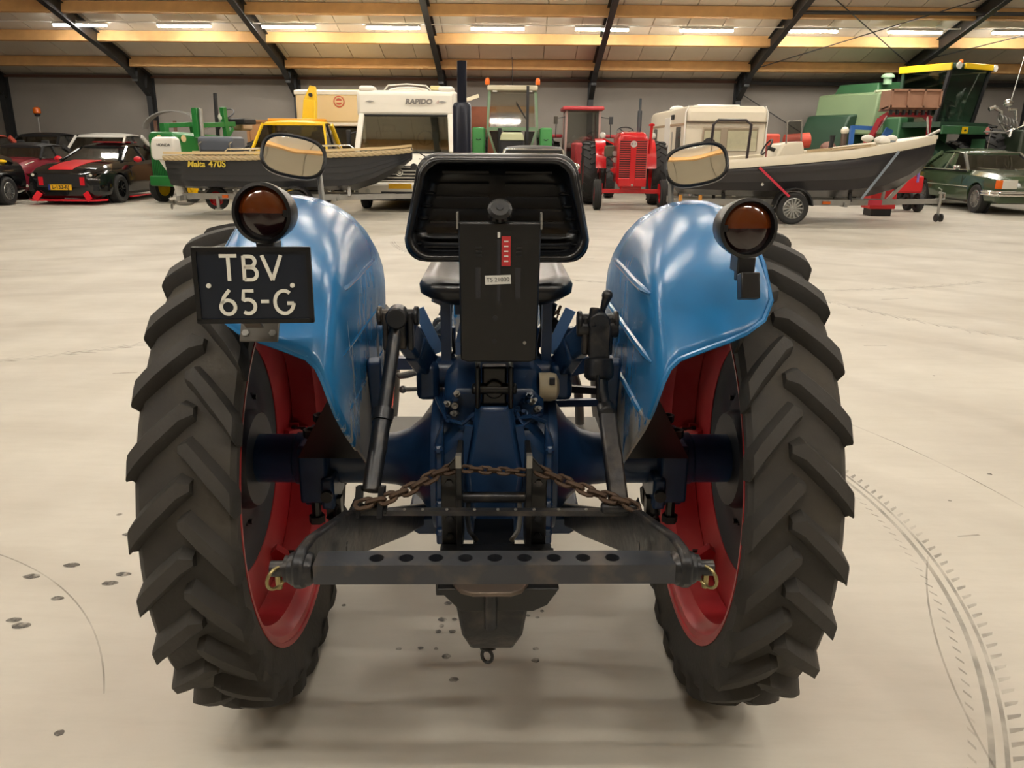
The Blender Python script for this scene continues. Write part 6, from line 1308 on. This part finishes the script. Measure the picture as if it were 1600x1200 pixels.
# ================================================================== red loader with raised brown bucket
T = thing('front_loader', 'red front loader arms holding up a brown bucket before the combine', 'loader', (9.85, 20.6, 0), 0.)
M_bkt = mat('bucket_brown', (142, 104, 80), .6, var=.12); bk_ = MB(); bk_.span(-.62, .62, -.05, 0., 2.44, 2.86); bk_.hexa([(-.62, 0, 2.44), (.62, 0, 2.44), (.62, .55, 2.36), (-.62, .55, 2.36), (-.62, 0, 2.48), (.62, 0, 2.48), (.62, .55, 2.40), (-.62, .55, 2.40)]); bk_.span(-.62, -.58, 0, .5, 2.4, 2.84); bk_.span(.58, .62, 0, .5, 2.4, 2.84); b = bk_.build('bucket', M_bkt, T)
for x in (-.6, -.2, .2, .6): MB().box((x, -.07, 2.65), (.045, .05, .42)).build('bucket_rib', M_bkt, b)
for z in (2.46, 2.84): MB().box((0, -.07, z), (1.24, .05, .05)).build('bucket_lip', M_bkt, b)
for k in range(7): MB().box((-.5+.16*k, .1, 2.33), (.05, .1, .12)).build('bucket_tooth', M_blkp, b)
for s in (-1, 1):
    m = MB(); pts = [(s*.45, .3, 2.30), (s*.62, .35, 2.18), (s*.72, .5, 1.75), (s*.74, 1.2, 1.3)]
    for p, q in zip(pts, pts[1:]): m.beam(p, q, .09, .13)
    m.build('loader_arm', mat('loader_red', (150, 30, 42), .4), T); MB().cyl((s*.5, .25, 2.25), (s*.66, .4, 1.85), .025, 8).build('hydraulic_ram', M_cr, T)
MB().beam((-.45, .3, 2.28), (.45, .3, 2.28), .1, .1).build('cross_tube', mat('loader_red', (150, 30, 42), .4), T)
M_bl = mat('implement_blue', (46, 100, 168), .4)
MB().beam((-1.15, .7, 1.2), (-1.15, .7, 2.02), .1, .1, (0, 1, 0)).build('blue_post', M_bl, T); MB().beam((-1.15, .7, 1.98), (-.55, .7, 1.96), .08, .1).build('blue_beam', M_bl, T); MB().beam((-.35, .8, 1.5), (-.15, .8, 1.95), .2, .06, (0, 1, 0)).build('blue_panel', M_bl, T)
m = MB(); m.span(-.35, .35, 1.3, 2.3, .5, 1.5); m.build('tractor_body', M_bl, T, bevel=.05)
for s in (-1, 1): tractor_tyre(T, (s*.6, 1.9, .5), .5, .3, (s, 0, 0), M_galv, 16); MB().beam((s*.74, 1.2, .8), (s*.5, 1.9, .6), .1, .1).build('loader_mount', M_bl, T)
# ================================================================== other things around
T = thing('tractor', 'dark tractor with huge tyre and bright exhaust pipes at the right edge', 'tractor', (14.8, 24.3, 0), 0.)
tractor_tyre(T, (-.75, .6, 1.1), 1.1, .55, (-1, 0, 0), M_blkp, 22, .55); tractor_tyre(T, (.95, .6, 1.1), 1.1, .55, (1, 0, 0), M_blkp, 22, .55)
MB().span(-.5, .7, -1.0, 2.0, .8, 2.0).build('bonnet', mat('dark_olive', (44, 54, 40), .5), T, bevel=.06)
m = MB(); m.tube([(-.45, -.3, 1.9), (-.75, -.35, 2.2), (-.85, -.4, 2.52), (-1.05, -.4, 2.62), (-1.2, -.4, 2.56)], .06, 10); m.build('exhaust_pipe', M_cr, T)
m = MB(); m.tube([(-.6, -.6, 1.8), (-.5, -.6, 2.3), (-.55, -.6, 2.55), (-.75, -.6, 2.55)], .05, 10); m.tube([(-.7, -.6, 1.95), (-.3, -.65, 2.1), (-.1, -.6, 2.85)], .03, 8); m.build('chrome_pipe', M_cr, T)
for k in range(5): MB().torus((-.95+.11*k, -.62, 2.30-.04*k), .12, .022, (1, 0, .3), 16, 6).build('coil_hose', M_galv, T)
MB().sphere((-.80, -.6, 2.72), (.14, .1, .12), 12, 8).build('lamp', M_cr, T); MB().tube([(-.65, -.4, 2.55), (-.45, -.4, 4.1)], .012, 5).build('aerial', M_wht, T)
MB().tube([(-1.3, -.5, 1.95), (-.5, -.55, 1.92)], .03, 6).build('side_bar', M_galv, T)
for s in (-1, 1): MB().beam((s*.3+.1, -.9, .4), (s*.3+.1, -.9, .9), .15, .15, (0, 1, 0)).build('axle_leg', M_blkp, T); tractor_tyre(T, (s*.6+.1, -.95, .45), .45, .28, (s, 0, 0), M_blkp, 14)
T = thing('farm_implement', 'orange red farm implement low against the rear wall beyond the speedboat', 'implement', (7.75, 24.3, 0))
M_im = mat('implement_red', (196, 74, 54), .45, var=.15)
MB().span(-1.0, .1, 0, .5, 1.25, 1.85).build('hopper', M_im, T, bevel=.06); MB().cyl((.3, .2, 1.62), (1.0, .2, 1.68), .22, 14).build('gear_drum', M_im, T); MB().sphere((1.6, .2, 1.45), (.25, .2, .2), 10, 8).build('gearbox', mat('rust_grey', (120, 86, 74), .7), T)
MB().cyl((2.0, .1, .9), (2.0, .1, 1.9), .09, 10).build('post', mat('post_brown', (84, 66, 54), .6), T); MB().sphere((2.0, .1, 1.95), .12, 10, 8).build('post_cap', M_deck, T)
MB().beam((-1.0, .2, 1.15), (2.3, .2, 1.15), .14, .14).build('frame', M_int, T)
for x in (-.8, 2.0): wheel(T, (x, .2, .55), .55, .22, (0, -1, 0), M_im, 8)
for x in (-.2, .9): MB().beam((x, .2, 0), (x, .2, 1.2), .08, .08, (0, 1, 0)).build('leg', M_im, T)
T = thing('red_box', 'plain red box in place of a small red vehicle under the bow of the speedboat', 'crate', (8.35, 18.2, 0))  # plain box standing in for a small red vehicle
M_rc = mat('box_red', (206, 32, 36), .4); m = MB(); m.span(-.30, .28, 0, .5, .16, .70); m.build('box', M_rc, T, bevel=.02); MB().span(-.34, .32, -.03, .53, .66, .72).build('rim', M_rc, T, bevel=.01); MB().span(-.24, .22, .05, .45, 0, .16).build('base', M_blkp, T)
T = thing('red_mower', 'small red machine with slatted guard behind the red box', 'machine', (9.45, 19.4, 0))
MB().span(-.45, .35, 0, .8, .45, .85).build('housing', M_rc, T, bevel=.05); MB().span(-.3, .2, .1, .7, .85, 1.05).build('engine_cover', M_rc, T, bevel=.05)
for k in range(6): MB().box((-.05, .0, .62+.08*k+.3), (.36, .03, .02)).build('slat', M_galv, T)
MB().box((.18, 0, 1.0), (.05, .04, .6)).build('slat_post', mat('post_violet', (120, 100, 170), .5), T)
for s in (-.4, .35):
    for y in (.15, .65): wheel(T, (s, y, .22), .22, .12, (math.copysign(1, s), 0, 0), M_blkp, 6)
T = thing('motorcycle', 'black motorcycle with chrome lamp between the red tractor and the caravan', 'motorcycle', (4.15, 18.55, 0), 0)
for y in (0, 1.35): wheel(T, (0, y, .31), .31, .12, (1, 0, 0), M_silver, 12, .72)
MB().loft([[(-.12, .45, .72), (.12, .45, .72), (.12, .45, .9), (-.12, .45, .9)], [(-.16, .7, .72), (.16, .7, .72), (.13, .7, .98), (-.13, .7, .98)], [(-.1, 1.0, .72), (.1, 1.0, .72), (.08, 1.0, .85), (-.08, 1.0, .85)]]).build('fuel_tank', M_blk, T, bevel=.04)
MB().box((0, 1.2, .80), (.24, .55, .1)).build('saddle', M_blkp, T, bevel=.04); MB().box((0, .7, .48), (.3, .45, .36)).build('engine', M_galv, T, bevel=.04)
for s in (-1, 1): MB().tube([(s*.1, 0, .31), (s*.1, .3, 1.0)], .025, 8).build('fork', M_cr, T)
MB().tube([(-.38, .45, 1.12), (-.15, .35, 1.08), (.15, .35, 1.08), (.38, .45, 1.12)], .014, 6).build('handlebar', M_cr, T); MB().sphere((0, .15, .98), (.10, .1, .10), 12, 8).build('headlamp', M_cr, T)
for s in (-1, 1): MB().tube([(s*.3, .42, 1.1), (s*.32, .42, 1.30)], .008, 5).build('mirror_stem', M_cr, T); MB().sphere((s*.32, .42, 1.34), (.08, .02, .05), 10, 6).build('mirror', M_blkp, T)
MB().sphere((.2, .2, 1.10), (.13, .06, .08), 10, 6).build('fly_screen', M_blkp, T)
T = thing('wall_beacon', 'orange beacon lamp on a thin pole by the left frame', 'beacon', (-15.62, 27.2, 0))
MB().cyl((0, 0, 0), (0, 0, 2.3), .02, 8).build('pole', M_galv, T); MB().lathe([(.10, 0), (.12, .02), (.11, .16), (.05, .2)], (0, 0, 2.33), (0, 0, 1), 14).build('lamp', M_orl, T); MB().lathe([(.10, 0), (.08, -.08), (.03, -.1)], (0, 0, 2.33), (0, 0, 1), 12).build('lamp_base', M_blkp, T)
MB().box((0, 0, .02), (.4, .4, .04)).build('foot', M_blkp, T)
T = thing('plywood_stack', 'tall brown plywood crate behind the yellow truck', 'crate', (-7.75, 25.6, 0))
M_pw = mat('plywood', (148, 104, 62), .7, var=.15, vscale=3); m = MB(); m.span(-.5, .5, 0, .8, .1, 2.15); m.build('box', M_pw, T)
for x in (-.48, 0, .48): MB().box((x, -.02, 1.1), (.09, .04, 2.0)).build('batten', M_pw, T)
MB().box((0, -.02, 2.12), (1.05, .06, .06)).build('top_batten', M_pw, T)
for x in (-.4, .4): MB().box((x, .4, .05), (.1, .8, .1)).build('skid', M_pw, T)
